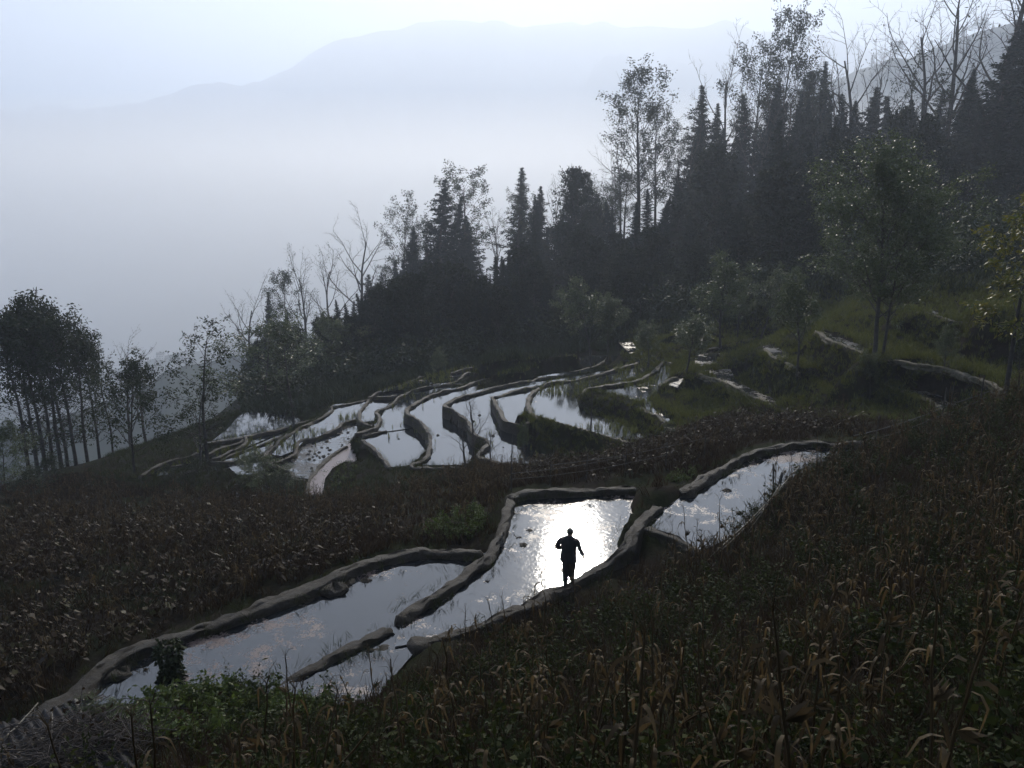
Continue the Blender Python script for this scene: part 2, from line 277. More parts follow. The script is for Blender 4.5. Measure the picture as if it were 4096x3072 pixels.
# ---- mud bunds: (top height above datum or list of heights, width, skirt, photo pixels, what it looks like)
BUND = [
 (.36, .55, 1.2, [(-40, 2930), (100, 2870), (200, 2800), (300, 2740), (400, 2655), (560, 2562), (780, 2492), (1000, 2416), (1290, 2306), (1400, 2256), (1560, 2203), (1700, 2183), (1830, 2188), (1950, 2190)], "long mud bund along the far edge of the dark lower pond beside dry beans"),
 (.42, .5, 1.0, Z7((280, 345), (240, 480), (225, 560), (180, 680), (110, 800), (0, 910)) + [(1778, 2333), (1660, 2405), (1580, 2458)], "broad mud bund sloping between the glittering pond and the dark lower pond"),
 (.3, .5, .9, [(1575, 2478), (1460, 2538), (1290, 2622), (1150, 2690), (1060, 2735)], "curved mud bund running from the pond outlet to the bright green leaves"),
 (.28, .42, .9, [(1330, 2590), (1440, 2556), (1520, 2552), (1578, 2560)], "short blunt mud spur ending at the pond outlet"),
 (.5, .5, 1.4, Z7((265, 350), (330, 315), (420, 300), (600, 298), (800, 288), (1000, 273), (1240, 268), (1330, 275)), "straight mud bund closing the far end of the glittering pond"),
 ([.32, .34, .36, .38, .38, .38, .42, .6, .85, 1.0, 1.02, 1.0], .5, 1.3, [(1625, 2570)] + Z7((0, 1400), (200, 1310), (440, 1200), (620, 1100), (760, 1030), (900, 960), (1080, 850), (1200, 740), (1262, 620), (1330, 520), (1500, 400), (1660, 328))[0:11], "mud bund the walking person stands on, rising to the upper pond"),
 (1.05, .5, 1.3, Z7((1670, 300), (1740, 270)) + Z3((480, 1585), (640, 1495), (800, 1398), (950, 1318), (1150, 1258), (1400, 1214), (1600, 1205), (1850, 1210), (1990, 1228), (2150, 1235)), "long pale mud bund arching round the far side of the upper pond"),
 (.95, .45, 1.2, Z7((1330, 570), (1410, 610), (1500, 640), (1620, 690), (1720, 740), (1800, 790)), "low mud bund holding the near end of the upper pond above the corn"),
 (-4.65, .5, 1.1, Z2((1310, 640), (1240, 570), (1230, 480), (1290, 400), (1400, 345), (1560, 322), (1750, 287), (1900, 242), (2110, 188)), "bund hooking round the rice stubble pond, below the pair of terrace trees"),
 (-4.7, .5, 1.9, Z2((1200, 680), (1300, 620), (1400, 640), (1500, 672), (1700, 722), (1900, 780), (2100, 830), (2250, 860)), "dark high bund under the rice stubble pond, behind the bare forked shrub"),
 (-4.05, .5, 1.2, Z2((1665, 430), (1700, 393), (1800, 372), (1960, 352), (2120, 322), (2200, 275)) + Z3((310, 585), (380, 600)), "grassy bund with stubble on both sides, below the small willow trees"),
 (-4.05, .55, 1.6, Z2((1640, 430), (1720, 445), (1850, 468), (2000, 500), (2120, 545), (2212, 590)) + Z3((270, 1010), (330, 1080), (430, 1150)), "thick dark curved bund above the channel of floating weeds"),
 (-5.25, .48, 1.6, Z2((1225, 690), (1130, 672), (1040, 640), (1000, 570), (960, 500), (945, 455), (1000, 440), (1150, 402), (1300, 373), (1450, 348)), "pale mud bund looping round the small pond beside the stubble"),
 (-5.85, .46, 1.6, Z2((1420, 1020), (1200, 1005), (1000, 985), (870, 945), (835, 915), (900, 850), (900, 800), (850, 775), (790, 740), (740, 650), (640, 575), (560, 540), (560, 510), (640, 475), (750, 440), (960, 385), (1200, 330), (1400, 297), (1610, 288)), "serpentine mud bund with a hooked bend behind the bare twiggy shrub"),
 (-6.55, .46, 1.4, Z2((740, 1022), (500, 1022), (340, 1022), (290, 995), (400, 940), (445, 850), (435, 760), (390, 690), (320, 625), (260, 590), (265, 550), (340, 500), (440, 445), (560, 410), (700, 380), (800, 340), (900, 315), (1000, 300), (1300, 300), (1480, 283), (1700, 235), (1870, 158)), "longest serpentine mud bund in the middle of the terraces"),
 (-7.15, .44, 1.2, Z2((-160, 760), (-90, 735), (0, 710), (35, 660), (30, 600), (20, 570), (130, 522), (200, 455), (280, 410), (400, 382), (560, 362), (730, 352)), "mud bund with a double bend beside the silted pond"),
 (-7.25, .4, .8, Z2((-110, 775), (-30, 755), (50, 735), (110, 725)), "short straight mud wall jutting into the pale pond"),
 (-7.2, .46, 1.5, Z2((-115, 795), (-20, 860), (60, 940), (120, 1030)), "steep dark bund dropping to the pink puddle"),
 (-7.6, .42, 1.0, Z1((1900, 420), (1800, 370), (1750, 310), (1790, 230), (1850, 172), (1910, 165)), "bund curling round the small clear pond above the stubble strip"),
 (-7.45, .4, .8, Z1((1850, 160), (1990, 158), (2120, 130), (2212, 115)) + Z2((470, 365), (600, 360), (730, 352)), "thin straight bund under the leafy cone-shaped shrub"),
 (-7.5, .38, .8, Z1((1840, 172), (1900, 120), (2000, 80), (2090, 66)) + Z2((350, 310), (400, 290)), "thin outer bund at the forest foot beside grass tufts"),
 (-7.2, .4, .9, Z2((600, 262), (700, 235), (790, 222)), "short bund rising to the dark mound beside the cone-shaped shrub"),
 (-7.35, .36, .8, Z2((560, 358), (680, 320), (720, 275), (800, 262)), "small bund separating two reedy puddles below the mound"),
 (-6.85, .4, .9, Z2((1230, 290), (1350, 228), (1460, 182), (1440, 155), (1400, 150)), "bent bund of the farthest open pond, ending in a hook"),
 (-6.7, .42, .9, Z2((1600, 250), (1610, 190), (1640, 150)), "short thick bund parting the two farthest ponds"),
 (-8.0, .42, 1.1, Z1((1000, 640), (1030, 590), (1060, 555), (1130, 495), (1250, 415), (1400, 350), (1500, 290), (1530, 262), (1540, 237), (1700, 207), (1830, 177), (1930, 160)), "grassy outer bund along the strip of green stubble"),
 (-8.1, .42, 1.0, Z1((1060, 690), (1150, 655), (1230, 610), (1270, 520), (1400, 480), (1580, 412), (1610, 375), (1700, 345), (1750, 335)), "bund with a dark mud heap between stubble strip and silted pond"),
 (-8.15, .42, 1.0, Z1((1330, 940), (1350, 830), (1420, 720), (1550, 612), (1670, 545)), "straight grassy bund between the silted pond and the pink puddle"),
 (-8.2, .42, 1.4, Z1((1330, 822), (1250, 812), (1200, 765), (1130, 720), (1060, 700), (1000, 650), (1010, 620), (1075, 630), (1150, 640)), "rounded front bund of the silted pond above green shrubs"),
 (-8.75, .36, .9, Z1((540, 695), (700, 690), (850, 655), (980, 630), (1020, 600), (1060, 545)), "thin bund in front of a stubble pond near the leaning tree"),
 (-8.95, .36, .8, Z1((640, 670), (800, 610), (950, 560), (1050, 512), (1150, 472)), "second thin bund running beside the leaning tree"),
 (-9.0, .36, .8, Z1((525, 690), (640, 650), (750, 590), (830, 552), (848, 510), (830, 485)), "hairpin bund with mud on its bend near the low ponds"),
 (-9.08, .36, .8, Z1((500, 650), (590, 600), (700, 560), (810, 522), (830, 500)), "short inner bund of the hairpin near the low ponds"),
 (-9.0, .42, 1.6, Z1((490, 545), (600, 525), (720, 507), (830, 487), (980, 456), (1100, 430), (1250, 390), (1420, 342)), "outer bund behind which the lowest pond lies, foot of the slim dark tree"),
 (-9.5, .4, 1.0, Z1((0, 800), (60, 760), (150, 705), (250, 675), (400, 640), (480, 610)), "low curving bund around the last puddles behind the twin-stemmed tree"),
 (-9.65, .3, .6, Z1((190, 735), (330, 705), (460, 690)), "small bund across the last puddles behind the twin-stemmed tree"),
 (-3.3, .4, .9, Z3((590, 680), (720, 722), (850, 772), (1000, 842), (1130, 902), (1250, 962), (1400, 1020)), "straight earth edge of a gleaming hillside channel above the dry leaves"),
 (-3.5, .4, .9, Z3((560, 690), (640, 660), (780, 620)), "short bund in front of the rippled puddle among willows"),
 (-3.6, .38, .8, Z3((580, 500), (740, 470), (900, 430), (1050, 390)), "thin bund behind the rippled puddle among willows"),
 (-3.8, .38, .9, Z3((270, 780), (340, 730), (430, 705)), "bund of the tiny puddle on the shoulder below the round willow"),
 (.55, .42, .9, Z3((1540, 335), (1640, 402), (1750, 452), (1900, 512), (2000, 562)) + Z4((740, 680), (1000, 707), (1250, 757), (1500, 797), (1750, 882), (1900, 932), (2010, 1012)), "long earth path edge passing behind the big glossy tree"),
 (-.9, .4, .9, Z4((800, 935), (900, 965), (1000, 1000), (1150, 1050), (1300, 1110), (1400, 1190), (1480, 1260)), "pale earth terrace edge behind the bamboo fence"),
 (2.2, .36, .8, Z4((1150, 222), (1300, 252), (1480, 312), (1680, 338)), "small earth edge of a terrace high behind the yellow tree"),
 (-1.2, .36, .8, Z3((1100, 480), (1200, 545), (1290, 585), (1400, 640)), "mossy lip of the pinkish hillside puddle"),
 (-.2, .36, .8, Z3((1390, 90), (1480, 120), (1590, 175)), "faint far terrace edge below the dark forest"),
 (-3.0, .36, .8, Z3((510, 290), (560, 340), (540, 370), (580, 400)), "bent lip of the far rippled puddle below the forest"),
]
# ---- ground control: pixel + height (z), or pixel + depth
CTRL = [at_z(*p) for p in [
 (400, 2830, .2), (900, 2700, .2), (1250, 2830, .15), (1650, 2720, .15), (1900, 2590, .15), (2300, 2430, .2), (2560, 2280, .25), (2790, 2190, .8), (2930, 2160, .8), (3060, 2040, .85), (3200, 1905, .85), (3400, 1840, .9), (3480, 1780, .9),
 (2048, 3072, 4.6), (3072, 3072, 5.4), (4096, 3072, 6.2), (1000, 3072, 3.0), (0, 3072, 1.8), (3072, 2500, 2.9), (4096, 2300, 4.2), (3600, 2200, 2.7), (4096, 1850, 3.7), (3700, 1900, 2.0), (4096, 1640, 3.4), (3500, 1760, 1.0), (3726, 1692, 1.2), (3900, 1660, 2.2), (2400, 2650, 1.6), (1700, 2900, 2.2), (600, 2950, .8), (100, 2960, .5),
 (300, 2560, -.6), (800, 2420, -.5), (1250, 2260, -.5), (0, 2450, -1.4), (500, 2200, -1.5), (0, 2200, -3.2), (0, 2000, -7.6), (500, 2000, -7.3), (1000, 2100, -3.5), (1240, 2100, -3.6), (1000, 1960, -8.4), (1240, 2010, -6.8), (1600, 2080, -1.5), (1800, 2000, -2.5), (1600, 1950, -6.2), (1900, 1930, -3.5),
 (2300, 1900, -.6), (2550, 1975, 1.1), (2640, 1955, 1.2), (2590, 2010, 1.0), (2680, 1935, 1.1), (2535, 2030, .6), (2300, 1850, -3.3), (2600, 1800, -2.0), (2900, 1720, -1.6), (2900, 1650, -3.6), (2250, 1850, -5.0), (3125, 1640, -3.4), (3300, 1690, -1.0), (3300, 1760, .6),
 (2500, 1640, -5.0), (2650, 1690, -4.8), (2590, 1580, -4.5), (2620, 1660, -4.6), (2800, 1720, -3.6), (2750, 1640, -4.6), (2900, 1610, -4.4), (3060, 1600, -3.6), (3200, 1560, -3.4), (3170, 1500, -3.4), (3350, 1590, -3.2), (3450, 1600, -2.8),
 (2980, 1500, -3.5), (2960, 1420, -1.8), (3300, 1420, -.6), (3500, 1540, -1.2), (3650, 1530, -1.2), (3800, 1580, -1.2),
 (855, 1755, -10.3), (1050, 1640, -10.2), (1250, 1640, -9.7), (1400, 1560, -9.2), (1750, 1500, -8.1), (1950, 1440, -5.9), (2300, 1370, -5.0), (2700, 1280, -3.6), (3000, 1240, -1.6), (3300, 1150, 1.0), (3700, 1130, 3.2), (4096, 1150, 3.8), (4300, 1400, 1.5),
 (170, 1890, -12), (500, 1880, -10.6), (800, 1850, -9.8), (600, 1940, -9.6), (300, 1970, -9.3), (-300, 2200, -3.5), (-300, 2000, -8.5), (-500, 2700, -.3), (-400, 2950, .6), (4600, 2300, 5.6), (4600, 1700, 4.8), (4800, 3072, 7.2)]]
CTRL += [np.array(p, float) for p in [(0, 0, 9.0), (0, -6, 11), (10, 0, 9.6), (-10, 0, 7.6), (20, -6, 13), (-20, -6, 8), (12, 5, 6.6), (25, 5, 8.6), (-12, 6, 2.6), (-30, 0, 4), (40, 0, 14),
 (78, 122, 10), (95, 100, 17), (70, 90, 10), (60, 160, 8), (40, 165, 5), (27, 165, 2), (12, 168, -6), (-15, 165, -14), (-30, 152, -17), (-41, 132, -20),
 (40, 125, 2), (20, 125, -2.5), (0, 125, -8.5), (-20, 120, -12.5), (-32, 108, -14), (55, 120, 5), (60, 215, -25), (20, 215, -40), (-20, 210, -48), (-50, 170, -45), (110, 160, 16), (110, 230, -15), (150, 100, 32), (110, 40, 22), (150, 20, 36), (150, 230, 10), (60, 40, 9), (110, 130, 20),
 (-38, 82, -16), (-60, 62, -21), (-60, 100, -36), (-95, 80, -44), (-95, 30, -24), (-60, 30, -9), (-60, 0, 0), (-95, -5, -8), (-95, 160, -70), (-95, 230, -95), (-45, 50, -11.5), (-40, 40, -6.5)]]
BUNDW = []
for top, w, sk, px, lab in BUND:
    tops = top if isinstance(top, list) else [top] * len(px)
    tops = tops + [tops[-1]] * (len(px) - len(tops))
    BUNDW.append(np.array([at_z(x, y, z) for (x, y), z in zip(px, tops)]))
PONDW = [(k, z, np.array([at_z(x, y, z) for x, y in px])) for k, z, px in POND]
def snap(P, z):
    out = P.copy()
    for i, p in enumerate(P):
        best = 1.25 if z > -2 else .9
        for B in BUNDS0:
            d = np.hypot(B[:, 0] - p[0], B[:, 1] - p[1]); k = d.argmin()
            if d[k] < best and -.1 < B[k, 2] - z < .75: best = d[k]; out[i, :2] = B[k, :2]
    return out
BUNDS0 = [spline(B, .25) for B in BUNDW]
PONDW = [(k, z, snap(P, z)) for k, z, P in PONDW]
TREADW = [(z, np.array([at_z(x, y, z) for x, y in px])) for z, px in TREAD]
ctrl = list(CTRL)
for B, (top, w, sk, px, lab) in zip(BUNDW, BUND):
    ctrl += [p - np.array([0, 0, .3]) for p in B]
for k, z, P in PONDW[4:]:
    ctrl += [np.array([p[0], p[1], z - .05]) for p in P]
for z, P in TREADW: ctrl += [np.array([p[0], p[1], z]) for p in P]
C = np.array(ctrl)
# merge close controls
key = np.round(C[:, :2] / .7).astype(int); _, idx = np.unique(key, axis=0, return_index=True); C = C[np.sort(idx)]
D = np.sqrt(((C[:, None, :2] - C[None, :, :2]) ** 2).sum(-1))
n = len(C)
A = np.zeros((n + 3, n + 3)); A[:n, :n] = -D + np.eye(n) * .15
A[:n, n] = 1; A[:n, n + 1:] = C[:, :2]; A[n, :n] = 1; A[n + 1:, :n] = C[:, :2].T
W_ = np.linalg.solve(A, np.concatenate([C[:, 2], np.zeros(3)]))
def smooth_z(x, y):
    x = np.asarray(x, float).ravel(); y = np.asarray(y, float).ravel(); out = np.empty(len(x))
    for i in range(0, len(x), 20000):
        d = np.sqrt((x[i:i + 20000, None] - C[None, :, 0]) ** 2 + (y[i:i + 20000, None] - C[None, :, 1]) ** 2)
        out[i:i + 20000] = -d @ W_[:n] + W_[n] + x[i:i + 20000] * W_[n + 1] + y[i:i + 20000] * W_[n + 2]
    return out
def axis(segs):
    a = [segs[0][0]]
    for lo, hi, st in segs:
        m = max(1, int(round((hi - lo) / st))); a += list(lo + (hi - lo) * (np.arange(m) + 1) / m)
    return np.array(a)
GX = axis([(-110, -45, 1.2), (-45, -24, .45), (-24, 36, .28), (36, 60, .5), (60, 160, 1.4)])
GY = axis([(-8, 6, .8), (6, 24, .3), (24, 44, .35), (44, 86, .28), (86, 115, .7), (115, 240, 1.8)])
XX, YY = np.meshgrid(GX, GY)
ZZ = smooth_z(XX, YY).reshape(XX.shape)
rough = fbm(XX * .55, YY * .55, 3, 5) * .22 + fbm(XX * 2.2, YY * 2.2, 2, 9) * .07
ZB = ZZ + rough
pondmask = np.zeros(XX.shape, bool)
for z, P in TREADW:
    k = in_poly(XX, YY, P); ZB = np.where(k, z + rough * .35, ZB); 
blur = ZB.copy()
for _ in range(5):
    p = np.pad(blur, 1, mode='edge'); blur = (p[:-2, 1:-1] + p[2:, 1:-1] + p[1:-1, :-2] + p[1:-1, 2:] + 2 * p[1:-1, 1:-1]) / 6
ZB = np.where((XX > 8) & (YY > 36), blur + rough * .5, ZB)
# earth banks: level behind each edge, a steep face below it
def stamp(B, z0, toward, dmax=4.5):
    global ZB
    S = spline(B, .25); lo = S[:, :2].min(0) - dmax; hi = S[:, :2].max(0) + dmax
    J_, I_ = np.where((XX > lo[0]) & (XX < hi[0]) & (YY > lo[1]) & (YY < hi[1]))
    tg = norm(np.gradient(S[:, :2], axis=0)); nr = np.stack([-tg[:, 1], tg[:, 0]], -1)
    flip = np.sign((nr * -S[:, :2]).sum(1)); flip[flip == 0] = 1; nr = nr * flip[:, None] * toward
    lowz = smooth_z(S[:, 0] + nr[:, 0] * 3.5, S[:, 1] + nr[:, 1] * 3.5); drop = np.clip(S[:, 2] - lowz, .9, 2.6)
    for s in range(0, len(J_), 6000):
        j, i = J_[s:s + 6000], I_[s:s + 6000]; p = np.stack([XX[j, i], YY[j, i]], -1)
        dv = p[:, None] - S[None, :, :2]; dd = (dv ** 2).sum(-1); k = dd.argmin(1); d = np.sqrt(dd.min(1)); sd = (dv[np.arange(len(k)), k] * nr[k]).sum(1)
        inside = (k > 0) & (k < len(S) - 1)
        u = np.clip((sd - .12) / 1.15, 0, 1); u = u * u * (3 - 2 * u)
        lump = (fbm(p[:, 0] * 1.3, p[:, 1] * 1.3, 3, 61)) * .22 * np.clip(u * (1 - u) * 4 + .25, 0, 1)
        zl = S[k, 2] - .1 - drop[k] * u + lump; zu = S[k, 2] - .1 + lump * .3
        wt = np.where(sd > 0, np.clip((dmax - d) / (dmax - 1.5), 0, 1), np.clip((3 - d) / 2, 0, 1)) * inside
        ZB[j, i] = ZB[j, i] * (1 - wt) + np.where(sd > 0, zl, zu) * wt
for ib in list(range(36, len(BUND))) + [9, 11]:
    stamp(BUNDW[ib], BUND[ib][0], 1)
ponds_lv = np.full(XX.shape, -1e9)
for k, z, P in PONDW:
    m = in_poly(XX, YY, P); ponds_lv = np.where(m & (z > ponds_lv), z, ponds_lv)
pondmask = ponds_lv > -1e8
ZG = np.where(pondmask, ponds_lv - .22, ZB)
def ground_z(x, y):
    x = np.asarray(x, float); y = np.asarray(y, float)
    i = np.clip(np.searchsorted(GX, x) - 1, 0, len(GX) - 2); j = np.clip(np.searchsorted(GY, y) - 1, 0, len(GY) - 2)
    fx = np.clip((x - GX[i]) / (GX[i + 1] - GX[i]), 0, 1); fy = np.clip((y - GY[j]) / (GY[j + 1] - GY[j]), 0, 1)
    return (ZG[j, i] * (1 - fx) + ZG[j, i + 1] * fx) * (1 - fy) + (ZG[j + 1, i] * (1 - fx) + ZG[j + 1, i + 1] * fx) * fy
def is_pond(x, y):
    m = np.zeros(np.shape(x), bool)
    for k, z, P in PONDW: m |= in_poly(x, y, P)
    return m
def near_bund(x, y, r):
    m = np.zeros(np.shape(x), bool)
    for B in BUNDR:
        lo = B[:, :2].min(0) - r; hi = B[:, :2].max(0) + r
        k = np.where((x > lo[0]) & (x < hi[0]) & (y > lo[1]) & (y < hi[1]))[0]
        if len(k) == 0: continue
        for s in range(0, len(k), 4000):
            kk = k[s:s + 4000]
            d = ((x[kk, None] - B[None, :, 0]) ** 2 + (y[kk, None] - B[None, :, 1]) ** 2).min(1)
            m[kk] |= d < r * r
    return m
def hit(px, py, t0=4, t1=200):
    """the point of the ground seen at a photo pixel"""
    d = ray(px, py); t = np.linspace(t0, t1, 3000)
    P = np.array([0, 0, CAM_Z]) + t[:, None] * d
    k = np.where(P[:, 2] < ground_z(P[:, 0], P[:, 1]))[0]
    return P[k[0]] if len(k) else P[-1]

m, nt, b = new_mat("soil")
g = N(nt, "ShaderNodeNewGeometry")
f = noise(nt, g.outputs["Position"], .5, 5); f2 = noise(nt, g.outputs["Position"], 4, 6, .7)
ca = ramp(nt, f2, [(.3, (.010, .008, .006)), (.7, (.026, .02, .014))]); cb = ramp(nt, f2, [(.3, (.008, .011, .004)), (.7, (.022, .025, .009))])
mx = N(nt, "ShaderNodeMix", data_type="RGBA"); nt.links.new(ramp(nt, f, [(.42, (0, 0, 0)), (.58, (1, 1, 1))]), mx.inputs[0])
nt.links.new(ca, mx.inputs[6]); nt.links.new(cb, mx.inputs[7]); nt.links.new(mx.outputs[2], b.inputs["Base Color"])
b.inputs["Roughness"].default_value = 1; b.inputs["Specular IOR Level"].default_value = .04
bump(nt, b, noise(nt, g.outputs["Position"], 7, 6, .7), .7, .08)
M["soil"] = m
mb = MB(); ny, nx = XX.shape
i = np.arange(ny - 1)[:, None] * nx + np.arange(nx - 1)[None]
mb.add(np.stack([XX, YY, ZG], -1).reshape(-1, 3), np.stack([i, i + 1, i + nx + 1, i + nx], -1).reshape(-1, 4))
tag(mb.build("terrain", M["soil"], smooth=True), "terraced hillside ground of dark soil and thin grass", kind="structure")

# ---- water: still, muddy, mirror-like, with floating scum
def water_mat(name, scum, wave, tint=(.012, .014, .016), scumcol=((.1, .065, .055), (.2, .15, .13)), scl=.8, rough=.05, ior=1.6):
    m, nt, b = new_mat(name)
    g = N(nt, "ShaderNodeNewGeometry"); P = g.outputs["Position"]
    b.inputs["Base Color"].default_value = (*tint, 1)
    b.inputs["Roughness"].default_value = rough; b.inputs["IOR"].default_value = ior; b.inputs["Specular IOR Level"].default_value = 1.0
    bm = N(nt, "ShaderNodeBump"); bm.inputs["Strength"].default_value = wave; bm.inputs["Distance"].default_value = .01
    nt.links.new(noise(nt, P, 5, 4, .6), bm.inputs["Height"]); nt.links.new(bm.outputs[0], b.inputs["Normal"])
    s = N(nt, "ShaderNodeBsdfPrincipled")
    nt.links.new(ramp(nt, noise(nt, P, 18, 4), [(.3, scumcol[0]), (.7, scumcol[1])]), s.inputs["Base Color"])
    s.inputs["Roughness"].default_value = .32; s.inputs["Specular IOR Level"].default_value = .35
    b2 = N(nt, "ShaderNodeBump"); b2.inputs["Strength"].default_value = .6; b2.inputs["Distance"].default_value = .015
    nt.links.new(noise(nt, P, 30, 4, .7), b2.inputs["Height"]); nt.links.new(b2.outputs[0], s.inputs["Normal"])
    big = noise(nt, P, scl * .45, 3, .5); mid = noise(nt, P, scl * 2.2, 7, .72); fine = noise(nt, P, 16, 3, .6)
    a = N(nt, "ShaderNodeMath", operation="ADD"); nt.links.new(big, a.inputs[0]); nt.links.new(mid, a.inputs[1])
    a2 = N(nt, "ShaderNodeMath", operation="MULTIPLY_ADD"); a2.inputs[1].default_value = .45
    nt.links.new(fine, a2.inputs[0]); nt.links.new(a.outputs[0], a2.inputs[2])
    half = N(nt, "ShaderNodeMath", operation="MULTIPLY"); half.inputs[1].default_value = .4; nt.links.new(a2.outputs[0], half.inputs[0])
    e = 1 - scum
    fac = ramp(nt, half.outputs[0], [(e, (0, 0, 0)), (min(1, e + .025), (1, 1, 1))])
    mx = N(nt, "ShaderNodeMixShader"); nt.links.new(fac, mx.inputs[0]); nt.links.new(b.outputs[0], mx.inputs[1]); nt.links.new(s.outputs[0], mx.inputs[2])
    nt.links.new(mx.outputs[0], nt.nodes["Material Output"].inputs[0])
    return m
WM = {"scum": water_mat("water_scum", .472, .08, ior=1.5), "bright": water_mat("water_glitter", .46, .5, scl=1.2, rough=.07),
      "clear": water_mat("water_clear", .36, .06), "reed": water_mat("water_reedy", .42, .12),
      "mud": water_mat("water_silted", .5, .25, scumcol=((.035, .028, .022), (.09, .075, .06)), scl=1.4),
      "pink": water_mat("water_pink", .6, .1, scumcol=((.16, .11, .1), (.26, .2, .19)))}
for kd, z, P in PONDW:
    mb = MB(); me = bpy.data.meshes.new("water")
    a = sum(P[q - 1][0] * P[q][1] - P[q][0] * P[q - 1][1] for q in range(len(P)))
    Q = P if a > 0 else P[::-1]
    me.from_pydata([(p[0], p[1], z) for p in Q], [], [list(range(len(Q)))]); me.materials.append(WM[kd]); me.update()
    tag(link("water", me), "still terrace pond reflecting the sky", kind="structure")

# ---- bunds
m, nt, b = new_mat("mud")
g = N(nt, "ShaderNodeNewGeometry"); P_ = g.outputs["Position"]
nt.links.new(ramp(nt, noise(nt, P_, 5, 8, .8), [(.3, (.016, .011, .006)), (.5, (.036, .027, .017)), (.72, (.075, .058, .037))]), b.inputs["Base Color"])
b.inputs["Roughness"].default_value = .62; b.inputs["Specular IOR Level"].default_value = .4
bump(nt, b, noise(nt, P_, 11, 8, .8), 1, .12)
M["mud"] = m
M["path_earth"] = simple("path_earth", [(.35, (.03, .03, .012)), (.55, (.1, .085, .055)), (.72, (.24, .2, .15))], 2.2, .8, .25, .8, "Object", 12, .05)
BUNDR = []
for ib, (B, (top, w, sk, px, lab)) in enumerate(zip(BUNDW, BUND)):
    far = B[:, 1].mean() > 40
    S = spline(B, .2 if far else .11); S[:, 2] -= (.03 if 28 < ib < 36 else .14) if far else .13
    hillside = ib >= 36
    if hillside: S[:, 2] += .06; sk = .35
    BUNDR.append(S)
    nS = len(S)
    tg = np.gradient(S[:, :2], axis=0); tg = norm(tg); nrm = np.stack([-tg[:, 1], tg[:, 0]], -1)
    w = w * (.8 if hillside else .64 if 25 <= ib < 36 else .6 if far else .66)
    prof = [(-.62 - sk * .2, -sk), (-.62 - sk * .1, -sk * .55), (-.6, -.3), (-.57, -.17), (-.52, -.07), (-.42, -.015), (-.22, .0), (0, -.012), (.22, .0), (.42, -.015), (.52, -.07), (.57, -.17), (.6, -.3), (.62 + sk * .1, -sk * .55), (.62 + sk * .2, -sk)]
    k = len(prof); V = np.zeros((nS, k, 3))
    along = np.concatenate([[0], np.cumsum(np.linalg.norm(np.diff(S[:, :2], axis=0), axis=1))])
    wv = w * (1 + .5 * fbm(along * .7, np.full(nS, ib * 7.3), 2, 3))
    endt = np.minimum(1, np.minimum(along, along[-1] - along) / (.5 * w) * .8 + .25)
    for c, (o, h) in enumerate(prof):
        oo = o * wv * endt + (fbm(along * 1.6, np.full(nS, c * .9 + ib), 4, 11)) * .16 + fbm(along * .35, np.full(nS, ib * 1.7), 2, 12) * .16
        V[:, c, :2] = S[:, :2] + nrm * oo[:, None]
        V[:, c, 2] = S[:, 2] + h + fbm(along * 1.1, np.full(nS, ib * 5.0), 2, 21) * .09 + (fbm(along * 3.1, np.full(nS, c * .9 + ib * 3), 4, 4) * .08 + np.minimum(0, fbm(along * .6, np.full(nS, ib * 2.0), 2, 14) + .12) * .25 if 2 <= c <= 12 else 0) - (1 - endt) * .45
    mb = MB(); i = np.arange(nS - 1)[:, None] * k; j = np.arange(k - 1)[None]
    caps = [(0, a, a + 1) for a in range(1, k - 1)] + [((nS - 1) * k, (nS - 1) * k + a + 1, (nS - 1) * k + a) for a in range(1, k - 1)]
    mb.add(V.reshape(-1, 3), np.stack([i + j, i + k + j, i + k + j + 1, i + j + 1], -1).reshape(-1, 4)[:, ::-1], caps)
    tag(mb.build("mud_bund", M["path_earth"] if hillside else M["mud"], smooth=True), lab, "bund", "mud bunds of the rice terraces")

# ================================================================== FAR LAND
M["far"] = simple("far_slope", [(.35, (.02, .03, .02)), (.65, (.05, .06, .035))], .01, .95, .1, 0)
def ridge(name, prof, drop, length, back, seed, rough=.05, n=160, m=26, label=None):
    """a mountain spur: (pixel x, pixel y, distance) along its crest"""
    prof = np.array(prof, float); x = np.linspace(prof[0, 0], prof[-1, 0], n)
    y = np.interp(x, prof[:, 0], prof[:, 1]); dd = np.interp(x, prof[:, 0], prof[:, 2])
    Cc = np.array([at_y(a, b_, c) for a, b_, c in zip(x, y, dd)])
    h0 = fbm(x * .012, x * 0 + seed, 5, seed) * dd * .006 * rough / .05
    t = np.concatenate([np.linspace(-1, 0, 7)[:-1], np.linspace(0, 1, m)])
    V = np.zeros((len(t), n, 3)); out = norm(np.stack([Cc[:, 0], Cc[:, 1]], -1))
    for r, tt in enumerate(t):
        L = tt * length if tt > 0 else tt * back
        s = tt if tt > 0 else -tt
        rel = fbm(x * .004 + seed, np.full(n, tt * 3.0), 4, seed + 3) * drop * .2 * min(1, s * 3)
        V[r, :, 0] = Cc[:, 0] - out[:, 0] * L; V[r, :, 1] = Cc[:, 1] - out[:, 1] * L
        V[r, :, 2] = Cc[:, 2] + h0 - drop * s ** 1.15 * (1 if tt > 0 else .6) + rel
    mb = MB(); i = np.arange(len(t) - 1)[:, None] * n + np.arange(n - 1)[None]
    mb.add(V.reshape(-1, 3), np.stack([i, i + 1, i + n + 1, i + n], -1).reshape(-1, 4))
    tag(mb.build(name, M["far"], smooth=True), label, kind="structure")
    return Cc, h0
MD = 4600
